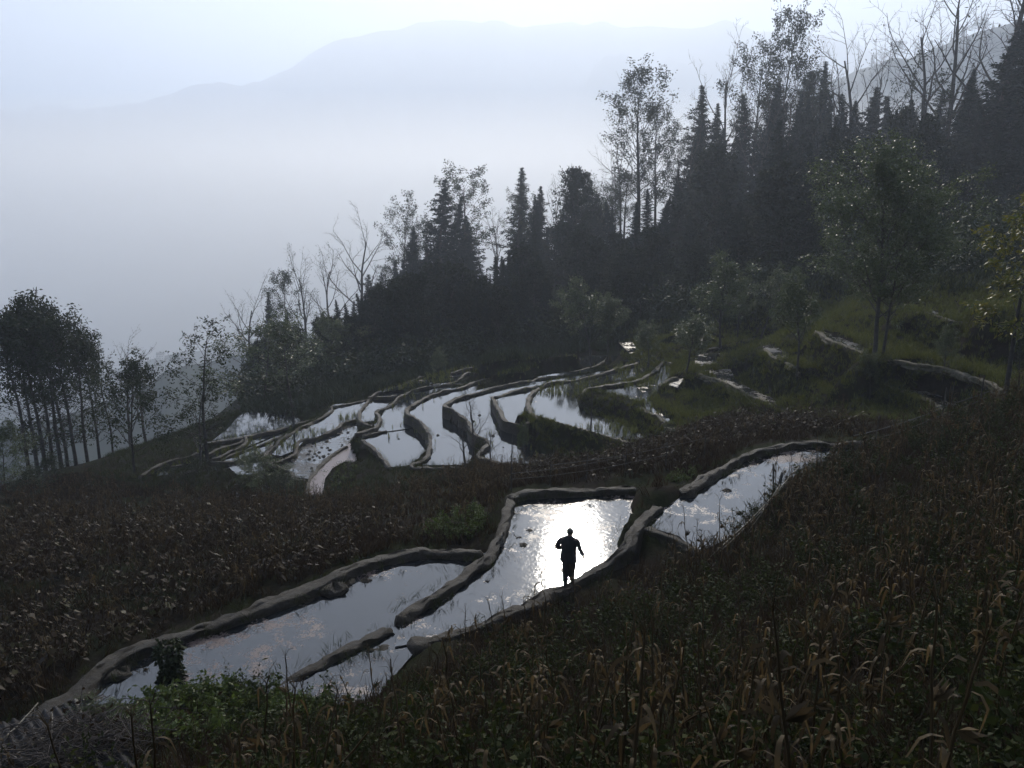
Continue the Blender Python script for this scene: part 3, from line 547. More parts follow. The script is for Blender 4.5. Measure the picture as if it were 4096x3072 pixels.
ridge("mountain", [(-900, 470, MD), (0, 452, MD), (110, 445, MD), (230, 446, MD), (440, 437, MD), (630, 390, MD), (780, 343, MD), (890, 337, MD), (960, 352, MD), (1110, 305, MD), (1260, 213, MD), (1370, 158, MD), (1570, 130, MD), (1670, 102, MD), (1815, 78, MD), (1960, 84, MD), (2100, 100, MD), (2300, 90, MD), (2600, 108, MD), (2780, 112, MD), (2890, 78, MD), (2965, 112, MD), (3030, 140, MD), (3150, 120, MD), (3260, 137, MD), (3390, 167, MD), (3520, 204, MD), (3670, 219, MD), (3900, 260, MD), (5000, 420, MD)], 1650, 2600, 950, 17, .045, n=260, label="great pale mountain across the misty valley")
ridge("far_mountain", [(-900, 470, 5400), (60, 440, 5400), (170, 422, 5400), (300, 432, 5400), (480, 440, 5400), (700, 520, 5400)], 1000, 1300, 500, 27, .03, n=80, label="faint farther ridge at the edge of the valley")
hillC, hillH = ridge("hill", [(-800, 1980, 330), (300, 1650, 380), (530, 1575, 420), (665, 1485, 450), (830, 1450, 520), (990, 1412, 600), (1300, 1345, 760), (1600, 1330, 900), (1900, 1420, 1000)], 230, 260, 260, 37, .03, n=160, label="nearer wooded hill at the foot of the mist beyond the lowest terraces")
spurC, spurH = ridge("wooded_hill", [(1400, 1020, 2300), (1700, 960, 2200), (1960, 880, 2000), (2060, 860, 2000), (2300, 790, 1900), (2600, 660, 1850), (2770, 580, 1800), (3100, 420, 1500), (3400, 290, 1300), (3480, 262, 1200), (3560, 240, 1150), (3640, 240, 1130), (3720, 205, 1100), (3900, 135, 1050), (4096, 75, 1000), (4800, 60, 900)], 700, 600, 500, 47, .03, n=200, label="wooded spur fading into the mist behind the forest")
vilC, vilH = ridge("village_hill", [(-200, 1700, 800), (300, 1500, 850), (480, 1470, 880), (600, 1435, 900), (760, 1410, 930), (900, 1375, 950), (1000, 1352, 980), (1200, 1340, 1000), (1500, 1350, 1000)], 300, 300, 300, 57, .02, n=120, label="low misty slope with a hamlet in the valley")
mb = MB()
az = np.linspace(-R_(85), R_(85), 90); rr = np.array([60, 90, 130, 180, 260, 400, 700, 1200, 2200, 4000, 7000])
zr = np.array([-60, -70, -80, -105, -150, -230, -400, -600, -640, -640, -640])
RR, AZ = np.meshgrid(rr, az); V = np.stack([RR * np.sin(AZ), RR * np.cos(AZ), zr[None] + fbm(RR * .01, AZ * 9, 3, 8) * RR * .04], -1)
i = np.arange(len(az) - 1)[:, None] * len(rr) + np.arange(len(rr) - 1)[None]
mb.add(V.reshape(-1, 3), np.stack([i, i + 1, i + len(rr) + 1, i + len(rr)], -1).reshape(-1, 4))
tag(mb.build("valley_floor", M["far"], smooth=True), "valley floor lost in the mist", kind="structure")
# ================================================================== PLANTS
def perp(d, rng):
    a = np.cross(d, rng.normal(size=3)); return a / (np.linalg.norm(a) + 1e-9)
class Tree:
    """grows a skeleton of tapered branches; the trunk mesh and the crown mesh come from it"""
    def __init__(s, seed, spec):
        s.rng = np.random.default_rng(seed); s.spec = spec; s.tb = []; s.anchor = []; s.adir = []
    def grow(s, p, d, L, r, lv):
        rng = s.rng; S = s.spec[lv]; n = S.get("seg", 4); pts = [np.array(p, float)]; dd = np.array(d, float); dirs = [dd]
        for k in range(n):
            dd = dd + rng.normal(size=3) * S.get("wob", .1) + np.array([0, 0, S.get("trop", 0)]); dd = dd / np.linalg.norm(dd)
            pts.append(pts[-1] + dd * L / n); dirs.append(dd)
        pts = np.array(pts); t = np.linspace(0, 1, n + 1); rad = r * (1 - t * S.get("taper", .8))
        s.tb.append((lv, pts, rad))
        if lv + 1 < len(s.spec):
            c = s.spec[lv + 1]; m = c["n"]; m = m if isinstance(m, int) else int(rng.integers(m[0], m[1] + 1)); ph = rng.uniform(0, 6.28)
            for k in range(m):
                q = c.get("start", .3) + (c.get("end", 1) - c.get("start", .3)) * (k + rng.uniform(.1, .9)) / m
                i = min(n - 1, int(q * n)); f = q * n - i
                base = pts[i] * (1 - f) + pts[i + 1] * f; ax = dirs[i + 1]
                a = perp(ax, rng); b = np.cross(ax, a) if lv else np.array([0, 0, 0.])
                if lv == 0:
                    ph += 2.4 + rng.normal() * .35; e1 = perp(ax, np.random.default_rng(1)); e2 = np.cross(ax, e1); a = e1 * math.cos(ph) + e2 * math.sin(ph)
                an = R_(c["ang"][0] + (c["ang"][1] - c["ang"][0]) * q + rng.normal() * 7)
                cd = ax * math.cos(an) + a * math.sin(an)
                sh = c.get("shape"); k_ = sh(q) if sh else 1 - .4 * q
                cl = L * c["ln"] * k_ * rng.uniform(.7, 1.25)
                s.grow(base, cd, cl, max(c.get("rmin", .008), rad[i] * c.get("rr", .5)), lv + 1)
        if lv >= s.spec[-1].get("leaf_lv", len(s.spec) - 1):
            for q in np.linspace(s.spec[-1].get("lstart", .4), 1, s.spec[-1].get("lpts", 3)):
                i = min(n - 1, int(q * n)); f = q * n - i
                s.anchor.append(pts[i] * (1 - f) + pts[i + 1] * f); s.adir.append(dirs[i + 1])
    def meshes(s, name, bark, leaf, per, spread, size, wl=.45, droop=0., tuft=None, clump=1.0, flat=1.0, thick=1.0, shrink=0.):
        a, b = MB(), MB(); kk = {0: 7, 1: 5}
        for lv, pts, rad in s.tb: tube(a, pts, np.maximum(rad * thick, .004), kk.get(lv, 3), cap=False)
        tr = a.mesh(name + "_trunk", bark, True)
        if per <= 0: return tr, None
        A = np.array(s.anchor); Dd = np.array(s.adir); rng = s.rng
        keep = rng.random(len(A)) < clump; A = A[keep]; Dd = Dd[keep]
        m = rng.poisson(per, len(A)); I = np.repeat(np.arange(len(A)), m); n = len(I)
        off = rng.normal(size=(n, 3)) * spread; off[:, 2] *= flat
        d = rng.normal(size=(n, 3)) * .8 + Dd[I] * .7; d[:, 2] -= droop
        sz = size * (1 - shrink * np.clip(A[I, 2] / A[:, 2].max(), 0, 1) ** 3); off *= (sz / size)[:, None]
        leaves(b, rng, A[I] + off, d, sz * rng.uniform(.6, 1.3, n), sz * wl * rng.uniform(.7, 1.2, n))
        return tr, b.mesh(name + "_crown", leaf)
UP = np.array([0, 0, 1.0])
PROTO = {}
def proto(kind, seed, spec, h, r, **kw):
    t = Tree(seed, spec); t.grow((0, 0, -.4), UP, h + .4, r, 0)
    tr, cr = t.meshes(kind, **kw); PROTO.setdefault(kind, []).append((h, tr, cr))
# conifers: narrow shaggy spires, unit height 16 m
for sd in range(4):
    proto("conifer", 10 + sd, [dict(seg=14, wob=.015, trop=.02, taper=.93),
        dict(n=100, start=.06, ang=(112, 55), ln=.165, shape=lambda q, R=random.Random(sd): (.02 + 1.1 * (1 - q) ** [1.05, .8, 1.2, .95][sd % 4]) * (R.uniform(.25, 1.25)), seg=4, wob=.1, trop=.05, rr=.28, rmin=.012, leaf_lv=1, lpts=8, lstart=.12)],
        16, .2, bark=M["bark"], leaf=M["conifer"], per=9, spread=.16, size=.44, wl=.36, droop=.55, flat=.6, shrink=.65)
# tall straight trees with a domed, clumped top
for sd in range(4):
    proto("alder", 30 + sd, [dict(seg=12, wob=.02, trop=.03, taper=.85),
        dict(n=40, start=.3, ang=(72, 30), ln=.25, shape=lambda q: .35 + .9 * math.sin(math.pi * min(1, (q - .2) * 1.02)) ** .8, seg=5, wob=.1, trop=.09, rr=.3, rmin=.014),
        dict(n=5, start=.35, ang=(45, 30), ln=.4, seg=3, wob=.14, trop=.05, rr=.6, rmin=.009, lpts=3)],
        15, .15, bark=M["bark"], leaf=M["broad"], per=24, spread=.25, size=.27, wl=.5, droop=.5, clump=.34, thick=1.6)
# left hand stand: denser caps, bare twiggy lower trunks
for sd in range(3):
    proto("stand", 50 + sd, [dict(seg=12, wob=.018, trop=.03, taper=.8),
        dict(n=64, start=.18, ang=(80, 22), ln=.2, shape=lambda q: .55 + .75 * q ** 1.5 if q < .9 else .7, seg=5, wob=.13, trop=.04, rr=.22, rmin=.011),
        dict(n=5, start=.3, ang=(50, 35), ln=.42, seg=3, wob=.18, trop=.02, rr=.6, rmin=.007, leaf_lv=9)],
        14, .14, bark=M["bark"], leaf=M["broad"], per=0, spread=.22, size=.3, thick=1.35)
# leafless crowns
for sd in range(4):
    proto("bare", 70 + sd, [dict(seg=7, wob=.07, trop=.06, taper=.75),
        dict(n=9, start=.28, ang=(55, 28), ln=.62, shape=lambda q: 1.1 - .55 * q, seg=7, wob=.12, trop=.07, rr=.55, rmin=.02),
        dict(n=7, start=.25, ang=(48, 35), ln=.45, seg=5, wob=.15, trop=.06, rr=.55, rmin=.013),
        dict(n=5, start=.25, ang=(48, 40), ln=.45, seg=3, wob=.2, trop=.04, rr=.6, rmin=.009, lpts=1, lstart=1)],
        13, .17, bark=M["twig"], leaf=M["broad"], per=0 if sd % 2 == 0 else .35, spread=.1, size=.26, thick=1.45)
# small glossy willow-like trees of the terraces
for sd in range(4):
    proto("glossy", 90 + sd, [dict(seg=6, wob=.07, trop=.05, taper=.7),
        dict(n=13, start=.4, ang=(66, 24), ln=.5, shape=lambda q: 1.1 - .5 * q, seg=5, wob=.12, trop=.08, rr=.45, rmin=.014),
        dict(n=8, start=.2, ang=(55, 35), ln=.42, seg=4, wob=.18, trop=.05, rr=.55, rmin=.008),
        dict(n=4, start=.3, ang=(50, 40), ln=.45, seg=2, wob=.2, trop=.03, rr=.6, rmin=.005, lpts=3, lstart=.2)],
        6, .1, bark=M["bark"], leaf=M["glossy"], per=6.5, spread=.12, size=.165, wl=.45, droop=.2)
for sd in range(2):
    proto("big_glossy", 110 + sd, [dict(seg=8, wob=.05, trop=.05, taper=.75),
        dict(n=20, start=.26, ang=(68, 20), ln=.42, shape=lambda q: .55 + .8 * math.sin(math.pi * min(1, max(0, (q - .05)))) , seg=6, wob=.12, trop=.07, rr=.42, rmin=.016),
        dict(n=9, start=.2, ang=(55, 35), ln=.42, seg=4, wob=.18, trop=.05, rr=.55, rmin=.009),
        dict(n=5, start=.25, ang=(50, 40), ln=.42, seg=2, wob=.2, trop=.02, rr=.6, rmin=.005, lpts=3, lstart=.2)],
        11, .16, bark=M["bark"], leaf=M["glossy"], per=10.0, spread=.17, size=.175, wl=.45, droop=.2)
for sd in range(4):
    proto("dense", 170 + sd, [dict(seg=8, wob=.04, trop=.05, taper=.8),
        dict(n=24, start=.1, ang=(82, 20), ln=[.34, .42, .3, .38][sd], shape=lambda q: .5 + .7 * math.sin(math.pi * min(1, .25 + q * .8)), seg=5, wob=.12, trop=.07, rr=.4, rmin=.02),
        dict(n=8, start=.2, ang=(55, 35), ln=.42, seg=4, wob=.18, trop=.05, rr=.55, rmin=.012),
        dict(n=3, start=.3, ang=(50, 40), ln=.45, seg=2, wob=.2, trop=.02, rr=.6, rmin=.008, lpts=3, lstart=.2)],
        12, .17, bark=M["bark"], leaf=M["darkleaf"], per=4.0, spread=.24, size=.5, wl=.5, droop=.35)
# open leafy trees at the low end of the terraces
for sd in range(3):
    proto("open", 130 + sd, [dict(seg=10, wob=.05, trop=.05, taper=.8),
        dict(n=17, start=.22, ang=(74, 30), ln=.34, shape=lambda q: 1.15 - .7 * q, seg=5, wob=.12, trop=.06, rr=.36, rmin=.014),
        dict(n=6, start=.25, ang=(55, 35), ln=.42, seg=4, wob=.18, trop=.03, rr=.55, rmin=.008),
        dict(n=3, start=.4, ang=(45, 40), ln=.45, seg=2, wob=.2, rr=.6, rmin=.006, lpts=2, lstart=.5)],
        10, .14, bark=M["bark"], leaf=M["broad"], per=2.6, spread=.14, size=.27, wl=.4, droop=.4, clump=.72)
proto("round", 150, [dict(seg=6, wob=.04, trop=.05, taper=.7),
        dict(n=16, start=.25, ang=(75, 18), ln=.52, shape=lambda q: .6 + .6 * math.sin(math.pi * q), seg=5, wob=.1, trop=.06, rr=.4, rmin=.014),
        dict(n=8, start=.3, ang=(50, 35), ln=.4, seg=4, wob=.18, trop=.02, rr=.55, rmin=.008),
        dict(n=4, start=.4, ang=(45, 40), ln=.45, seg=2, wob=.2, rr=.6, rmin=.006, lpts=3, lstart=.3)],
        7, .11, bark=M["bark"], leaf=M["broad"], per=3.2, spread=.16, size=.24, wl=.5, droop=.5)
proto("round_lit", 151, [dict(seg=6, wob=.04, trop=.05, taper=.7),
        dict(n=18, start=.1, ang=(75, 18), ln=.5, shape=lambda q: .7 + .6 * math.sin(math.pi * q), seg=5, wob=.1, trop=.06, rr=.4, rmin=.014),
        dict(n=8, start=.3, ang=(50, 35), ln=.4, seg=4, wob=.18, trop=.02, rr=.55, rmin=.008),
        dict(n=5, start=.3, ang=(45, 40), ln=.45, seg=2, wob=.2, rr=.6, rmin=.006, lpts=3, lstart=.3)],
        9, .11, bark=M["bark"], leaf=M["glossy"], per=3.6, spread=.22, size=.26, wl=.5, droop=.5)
proto("yellow", 160, [dict(seg=10, wob=.035, trop=.05, taper=.75),
        dict(n=17, start=.34, ang=(78, 30), ln=.27, shape=lambda q: 1.2 - .6 * q, seg=5, wob=.1, trop=.05, rr=.33, rmin=.012),
        dict(n=5, start=.35, ang=(50, 35), ln=.42, seg=3, wob=.15, rr=.55, rmin=.007),
        dict(n=3, start=.4, ang=(45, 40), ln=.4, seg=2, wob=.2, rr=.6, rmin=.005, lpts=3, lstart=.3)],
        10, .12, bark=M["bark"], leaf=M["yellow"], per=4.0, spread=.12, size=.27, wl=.38, droop=1.0, clump=.85)
# feathery bamboo: several arching culms with leafy tips
def bamboo_proto(sd):
    rng = np.random.default_rng(sd); a, b = MB(), MB(); H = 13
    for k in range(14):
        az = rng.uniform(0, 6.28); lean = rng.uniform(.05, .34); hh = H * rng.uniform(.7, 1)
        t = np.linspace(0, 1, 12); rad = .05 * (1 - t * .8)
        x = .5 * rng.normal() + math.cos(az) * lean * hh * t ** 2.6; y = .5 * rng.normal() + math.sin(az) * lean * hh * t ** 2.6
        z = hh * (t - .18 * lean * 3 * t ** 4); P = np.stack([x, y, z], -1); tube(a, P, rad, 4, False)
        for q in np.linspace(.35, 1, 26):
            c = np.array([np.interp(q, t, P[:, j]) for j in range(3)]); m = 14
            off = rng.normal(size=(m, 3)) * np.array([.5, .5, .28]); d = off * 1.2 + np.array([0, 0, -.35])
            leaves(b, rng, c + off, d, .45, .1)
    PROTO.setdefault("bamboo", []).append((H, a.mesh("bamboo_culm", M["bark_pale"], True), b.mesh("bamboo_leaf", M["broad"])))
bamboo_proto(1); bamboo_proto(2)
# caps for the bare stand: clumps of leaves on the upper ends of the branches
for i_, (h, tr, cr) in enumerate(PROTO["stand"]):
    t = Tree(50 + i_, [dict(seg=12, wob=.018, trop=.03, taper=.8),
        dict(n=64, start=.18, ang=(80, 22), ln=.2, shape=lambda q: .55 + .75 * q ** 1.5 if q < .9 else .7, seg=5, wob=.13, trop=.04, rr=.22, rmin=.011),
        dict(n=5, start=.3, ang=(50, 35), ln=.42, seg=3, wob=.18, trop=.02, rr=.6, rmin=.007)])
    t.grow((0, 0, -.4), UP, h + .4, .14, 0)
    rng = np.random.default_rng(5 + i_); b = MB(); A = np.array(t.anchor)
    p = np.clip((A[:, 2] / A[:, 2].max() - .4) * 1.7, .05, 1); A = A[rng.random(len(A)) < p]
    I = np.repeat(np.arange(len(A)), 9); off = rng.normal(size=(len(I), 3)) * .24
    leaves(b, rng, A[I] + off, rng.normal(size=(len(I), 3)) - [0, 0, .5], .32, .15)
    PROTO["stand"][i_] = (h, tr, b.mesh("stand_crown", M["broad"]))

_used = {}
def put_tree(kind, var, x, y, h, label, name, cat="tree", group=None, wide=1.0, rz=None, z=None):
    H, tr, cr = PROTO[kind][var % len(PROTO[kind])]
    z = float(ground_z(x, y)) if z is None else z
    s = h / H
    r = empty(name, (x, y, z - .05), rz if rz is not None else (x * 7.3 + y * 3.1) % 6.28, (s * wide, s * wide, s))
    tag(r, label, cat, group)
    if kind == 'conifer': r.rotation_euler = (math.sin(x * 9.1) * .035, math.sin(y * 7.7) * .035, r.rotation_euler[2])
    link("trunk", tr, r)
    if cr is not None: link("crown", cr, r)
    return r
def tree_px(kind, var, px, py, d, label, name, cat="tree", group=None, wide=1.0, base=None, rz=None):
    """top of the tree at a photo pixel, standing at depth d"""
    T = at_y(px, py, d); x = T[0] if base is None else at_y(base, 1536, d)[0]
    z = float(ground_z(x, d)); return put_tree(kind, var, x, d, T[2] - z, label, name, cat, group, wide, rz)
GF = "trees of the dark forest edge"
# (kind, variant, top x, top y in display pixels, depth, width factor, label)
FOREST = [
 ("bare", 0, 530, 672, 90, 1.2, "bare tree leaning out over the valley at the low end of the forest"),
 ("conifer", 0, 572, 632, 92, .8, "small slim conifer between the leaning bare tree and a domed tree"),
 ("alder", 0, 607, 618, 91, .9, "domed tree with thin top at the low end of the forest"),
 ("bare", 1, 655, 598, 93, 1.0, "bare tree with scattered last leaves beside the low domed tree"),
 ("bare", 3, 700, 585, 95, 1.0, "twiggy tree standing just below the widest bare crown"),
 ("bare", 2, 765, 522, 97, 1.15, "widest bare crown on the skyline, spreading beside the first dark conifers"),
 ("conifer", 1, 822, 590, 90, 1.2, "short blunt conifer in front of the widest bare crown"),
 ("alder", 1, 862, 480, 100, .9, "leafy domed top peeping over a broad conifer"),
 ("conifer", 2, 880, 487, 93, 1.5, "broad dense conifer below the tall lone spire"),
 ("conifer", 3, 948, 387, 96, 1.45, "tall lone dark spire, highest conifer in the middle of the skyline"),
 ("alder", 2, 1008, 408, 99, 1.2, "neat round-headed tree right after the tall lone spire"),
 ("bare", 1, 1075, 492, 100, 1.2, "flat spreading half-bare tree in the gap between two conifer groups"),
 ("conifer", 0, 1125, 362, 102, 1.15, "taller of the twin open spires"),
 ("conifer", 1, 1153, 402, 103, 1.0, "shorter of the twin open spires"),
 ("conifer", 2, 1228, 362, 104, 1.3, "ragged conifer with bare boughs to one side, beside the bamboo"),
 ("bare", 3, 1200, 425, 103, .8, "thin bare tree reaching out beside the ragged conifer"),
 ("bamboo", 0, 1265, 358, 104, .55, "tall narrow feathery bamboo clump"),
 ("bamboo", 1, 1310, 368, 105, .95, "arching feathery bamboo clump with drooping tips"),
 ("alder", 3, 1390, 210, 104, 1.15, "tallest open-crowned tree with clumped tufts, standing clear above the bamboo"),
 ("alder", 0, 1425, 268, 105, .9, "second open-crowned tree close behind the tallest one"),
 ("bare", 0, 1345, 330, 103, .8, "slender bare tree forking beside the tallest open-crowned tree"),
 ("alder", 1, 1470, 318, 106, .7, "thin sparse tree in the notch before the high spires"),
 ("conifer", 3, 1525, 187, 101, 1.25, "pointed spire at the corner where the high forest begins"),
 ("conifer", 0, 1557, 222, 100, 1.0, "second spire tucked against the corner spire"),
 ("bare", 2, 1588, 172, 104, .9, "bare crown rising just behind the corner spires"),
 ("alder", 2, 1640, 152, 104, .95, "half-leafy tree with a drooping tuft at its tip"),
 ("alder", 3, 1692, 100, 105, .8, "tall wispy tree with a tiny leafy top, highest between corner spires and fir"),
 ("bare", 1, 1730, 205, 103, .8, "small bare tree below the wispy tree"),
 ("conifer", 1, 1757, 150, 103, 1.3, "layered fir with wide separate boughs"),
 ("conifer", 2, 1802, 130, 104, .95, "narrow fir standing next to the layered fir"),
 ("conifer", 3, 1832, 200, 101, 1.2, "dark fir half hidden under a bare crown"),
 ("bare", 0, 1858, 128, 104, 1.1, "bare crown spreading over a dark fir"),
 ("bare", 3, 1905, 165, 102, .7, "slender bare forked tree standing free in a sky gap"),
 ("open", 0, 1972, 150, 98, .8, "rounded leafy tree with olive top in front of the mist"),
 ("bare", 2, 2035, 75, 96, 1.1, "large many-limbed bare tree below the skyline's end"),
 ("bare", 1, 2085, 22, 97, 1.1, "high bare tree whose limbs reach the top of the picture"),
 ("conifer", 0, 2165, 45, 86, 1.7, "massive black conifer at the picture's upper corner"),
 ("bare", 0, 2190, -30, 92, 1.2, "bare tree rising behind the massive black conifer"),
 ("conifer", 2, 2115, 150, 88, 1.3, "dark conifer leaning against the massive black conifer"),
 ("open", 1, 2040, 190, 90, 1.2, "bushy dark tree beneath the many-limbed bare tree"),
 ("conifer", 3, 1990, 215, 92, 1.4, "dense dark conifer under the olive-topped tree"),
 ("alder", 2, 1352, 395, 100, 1.4, "low broad tree filling the gap under the tallest open-crowned tree"),
 ("conifer", 1, 2260, 60, 84, 1.6, "dark conifer at the very edge of the picture"),
]
for kd, v, x, y, d, wd, lab in FOREST:
    d = 165 + (d - 102) * 2.0 - max(0, x - 1900) * .035
    nm = {"bare": "bare_tree", "conifer": "conifer", "alder": "tall_tree", "bamboo": "bamboo_clump", "open": "leafy_tree"}[kd]
    tree_px(kd, v, x * 1.8517, y * 1.8517, d, lab, nm, "bamboo" if kd == "bamboo" else "tree", GF, wd * (1.3 if kd == "conifer" else 1))
# the second rank close under the skyline
pk = np.array(sorted((f[2], f[3]) for f in FOREST)) * 1.8517; rng = np.random.default_rng(31)
SH = ("shadowed tree among the dark mass of the forest below the skyline", "forest_tree", "tree", "shadowed trees massed inside the forest")
for px in np.arange(792, 2290, 18.0) * 1.8517:
    px += rng.normal() * 18; near_ = np.sort(pk[np.abs(pk[:, 0] - px) < 75][:, 1])
    top = (np.median(near_) if len(near_) else np.interp(px, pk[:, 0], pk[:, 1])) + rng.uniform(60, 210) + max(0, px - 3550) * .25
    if 1335 < px / 1.8517 < 1478 or 1035 < px / 1.8517 < 1098: top += 190
    d = rng.uniform(146, 166) - max(0, px - 3500) * .02; kd = ["conifer", "conifer", "alder", "conifer", "conifer", "dense" if px < 2500 else "bare"][int(rng.integers(0, 6))]
    T = at_y(px, top, d); z = float(ground_z(T[0], d)); h = T[2] - z
    if h > 5: put_tree(kd, int(rng.integers(0, 4)), T[0], d, h, *SH, wide=rng.uniform(1.2, 1.9) if kd == "conifer" else rng.uniform(.7, 1.0))
# the dark body of the wood below the skyline
rng = np.random.default_rng(77)
low = np.array([(300, 900), (500, 760), (555, 735), (600, 690), (650, 680), (700, 660), (760, 630), (800, 610), (850, 565), (900, 540), (960, 540), (1010, 540), (1060, 570), (1100, 510), (1150, 470), (1200, 450), (1250, 440), (1300, 430), (1350, 420), (1400, 400), (1450, 385), (1500, 340), (1550, 300), (1600, 280), (1650, 270), (1700, 250), (1750, 240), (1800, 240), (1850, 250), (1900, 250), (1950, 240), (2000, 220), (2060, 210), (2120, 190), (2180, 170), (2500, 100)]) * 1.8517
nf = 0; tries = 0
while nf < 215 and tries < 9000:
    tries += 1
    d = rng.uniform(90, 168) if nf % 3 else rng.uniform(84, 112); px = rng.uniform(1000, 4300) if nf % 4 else rng.uniform(1000, 2400)
    if px > 3300 and nf % 2: d = rng.uniform(66, 100)
    x = at_y(px, 1536, d)[0]; z = float(ground_z(x, d))
    bx, by = to_px(np.array([x, d, z]))
    foot = np.interp(bx, [900, 1050, 1400, 1750, 2000, 2300, 2700, 3000, 3300, 3700, 4300], [1560, 1560, 1500, 1450, 1400, 1340, 1255, 1215, 1130, 1100, 1100])
    if by > foot: continue
    cap = np.interp(bx, low[:, 0], low[:, 1]) + 30 + rng.exponential(45)
    cap -= np.interp(bx, [2600, 3000], [0, 45]); cf = nf % 5 < 3
    if not cf: cap += 60
    elif nf % 2: cap -= rng.uniform(0, 70)
    hmax = at_y(bx, cap, d)[2] - z; h = min(rng.uniform(9, 24), hmax)
    h = min(h, -6.5 + (d - 68) * np.interp(bx, [2300, 2700, 3000], [.19, .28, .6]) - z)
    if h < 3: continue
    kd = "conifer" if cf else "dense"
    if h < 6: kd = ["dense", "conifer", "dense"][int(rng.integers(0, 3))]
    put_tree(kd, int(rng.integers(0, 4)), x, d, h, "shadowed tree among the dark mass of the forest below the skyline", "forest_tree", "tree", "shadowed trees massed inside the forest", rng.uniform(1.2, 1.8) if kd == "conifer" else rng.uniform(.8, 1.3)); nf += 1
# ---- trees standing free
GS = "straight tall trees of the stand above the valley"
for v, x, y, d, lab in [(0, 18, 728, 61, "straight tree at the outer edge of the capped stand, cut by the frame"), (1, 52, 700, 63, "straight tree with dark cap, second from the frame in the stand"),
        (2, 88, 694, 65, "tallest dark-capped tree in the middle of the stand"), (0, 125, 722, 63, "dark-capped tree just past the tallest of the stand"),
        (1, 155, 742, 66, "thinner tree near the open side of the stand"), (2, 186, 768, 68, "last low-capped tree on the open side of the stand"), (2, 36, 722, 66, "thin tree half hidden between the first two of the capped stand"), (0, 72, 716, 68, "slender tree standing just behind the tallest of the stand"), (1, 108, 735, 69, "slender leaning tree behind the gap past the tallest of the stand")]:
    tree_px("stand", v, x * 1.8517, y * 1.8517, d, lab, "tall_tree", "tree", GS, 1.1)
GL = "trees along the low end of the terraces"
tree_px("open", 2, 218 * 1.85, 772 * 1.85, 72, "thin half-leafy tree between the capped stand and the bare saplings", "leafy_tree", "tree", GL, .8)
tree_px("bare", 0, 262 * 1.85, 785 * 1.85, 74, "bare sapling fanning out behind the round green tree", "bare_tree", "tree", GL, 1.0)
tree_px("bare", 1, 300 * 1.85, 820 * 1.85, 76, "lower bare sapling beside the fanned one behind the round green tree", "bare_tree", "tree", GL, 1.2)
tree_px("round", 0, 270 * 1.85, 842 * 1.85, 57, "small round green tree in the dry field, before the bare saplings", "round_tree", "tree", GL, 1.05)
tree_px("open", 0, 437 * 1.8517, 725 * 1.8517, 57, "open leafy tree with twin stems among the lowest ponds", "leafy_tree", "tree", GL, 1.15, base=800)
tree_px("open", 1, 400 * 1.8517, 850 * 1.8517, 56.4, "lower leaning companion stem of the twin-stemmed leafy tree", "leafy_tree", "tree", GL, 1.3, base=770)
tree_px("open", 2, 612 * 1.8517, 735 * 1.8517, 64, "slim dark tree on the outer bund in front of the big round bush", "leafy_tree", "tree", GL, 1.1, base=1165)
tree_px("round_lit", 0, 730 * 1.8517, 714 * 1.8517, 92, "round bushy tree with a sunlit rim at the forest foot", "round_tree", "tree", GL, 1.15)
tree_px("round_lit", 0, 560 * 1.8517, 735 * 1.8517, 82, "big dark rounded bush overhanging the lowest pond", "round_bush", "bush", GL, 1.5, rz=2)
GT = "small glossy trees of the terraces"
def ground_at(px, py): return hit(px, py, 10, 140)
def willow(kind, v, bx, by, tx, ty, lab, wide=1.0, dd=None, name="willow_tree"):
    B = ground_at(bx, by); d = B[1] if dd is None else dd
    T = at_y(tx, ty, d); put_tree(kind, v, B[0], d, max(1.2, T[2] - float(ground_z(B[0], d))), lab, name, "tree", GT, wide)
willow("glossy", 0, 2367, 1470, 2367, 1215, "umbrella-shaped terrace tree on the bund above the longest serpentine wall", 1.25)
willow("glossy", 1, 2428, 1455, 2435, 1245, "lower round-crowned companion of the umbrella-shaped tree", 1.15)
willow("glossy", 2, 2598, 1480, 2580, 1335, "small shrubby willow by the grassy bund with stubble on both sides", 1.3)
willow("glossy", 3, 2745, 1490, 2735, 1318, "round willow bush at the inner corner of the weedy channel", 1.6)
willow("glossy", 0, 2882, 1392, 2862, 1108, "upright willow with a stout bent trunk above the rippled puddle", 1.2)
willow("glossy", 1, 2950, 1360, 2950, 1190, "small willow squeezed between two larger ones", 1.0)
willow("glossy", 2, 3037, 1362, 3025, 1130, "willow with pointed crown next in line after the stout-trunked one", 1.2)
willow("glossy", 3, 3184, 1500, 3165, 1200, "slender willow growing over the pinkish hillside puddle", 1.1)
willow("big_glossy", 0, 3497, 1430, 3520, 785, "biggest glossy tree, tall leafy crown above the dark terrace wall", 1.1, name="glossy_tree")
willow("big_glossy", 1, 3530, 1428, 3640, 930, "second stem and lower crown of the biggest glossy tree", .95, name="glossy_tree")
willow("glossy", 1, 3478, 1610, 3470, 1450, "young glossy sapling directly below the biggest glossy tree", .9, name="sapling")
willow("glossy", 2, 3772, 1520, 3770, 1355, "young glossy sapling on the earth path past the biggest glossy tree", 1.0, name="sapling")
willow("glossy", 3, 1760, 1530, 1757, 1425, "leafy cone-shaped shrub at the forest foot beside reedy puddles", 1.1, name="conical_shrub")
tree_px("yellow", 0, 2195 * 1.8517, 452 * 1.8517, 33, "tall tree with hanging yellow-green leaves near the picture's edge", "yellow_tree", "tree", None, 1.15, base=4020)
tree_px("open", 1, 2209 * 1.8517, 690 * 1.8517, 36, "thin dark young tree just beyond the yellow-leaved one", "leafy_tree", "tree", None, .6, base=4085)
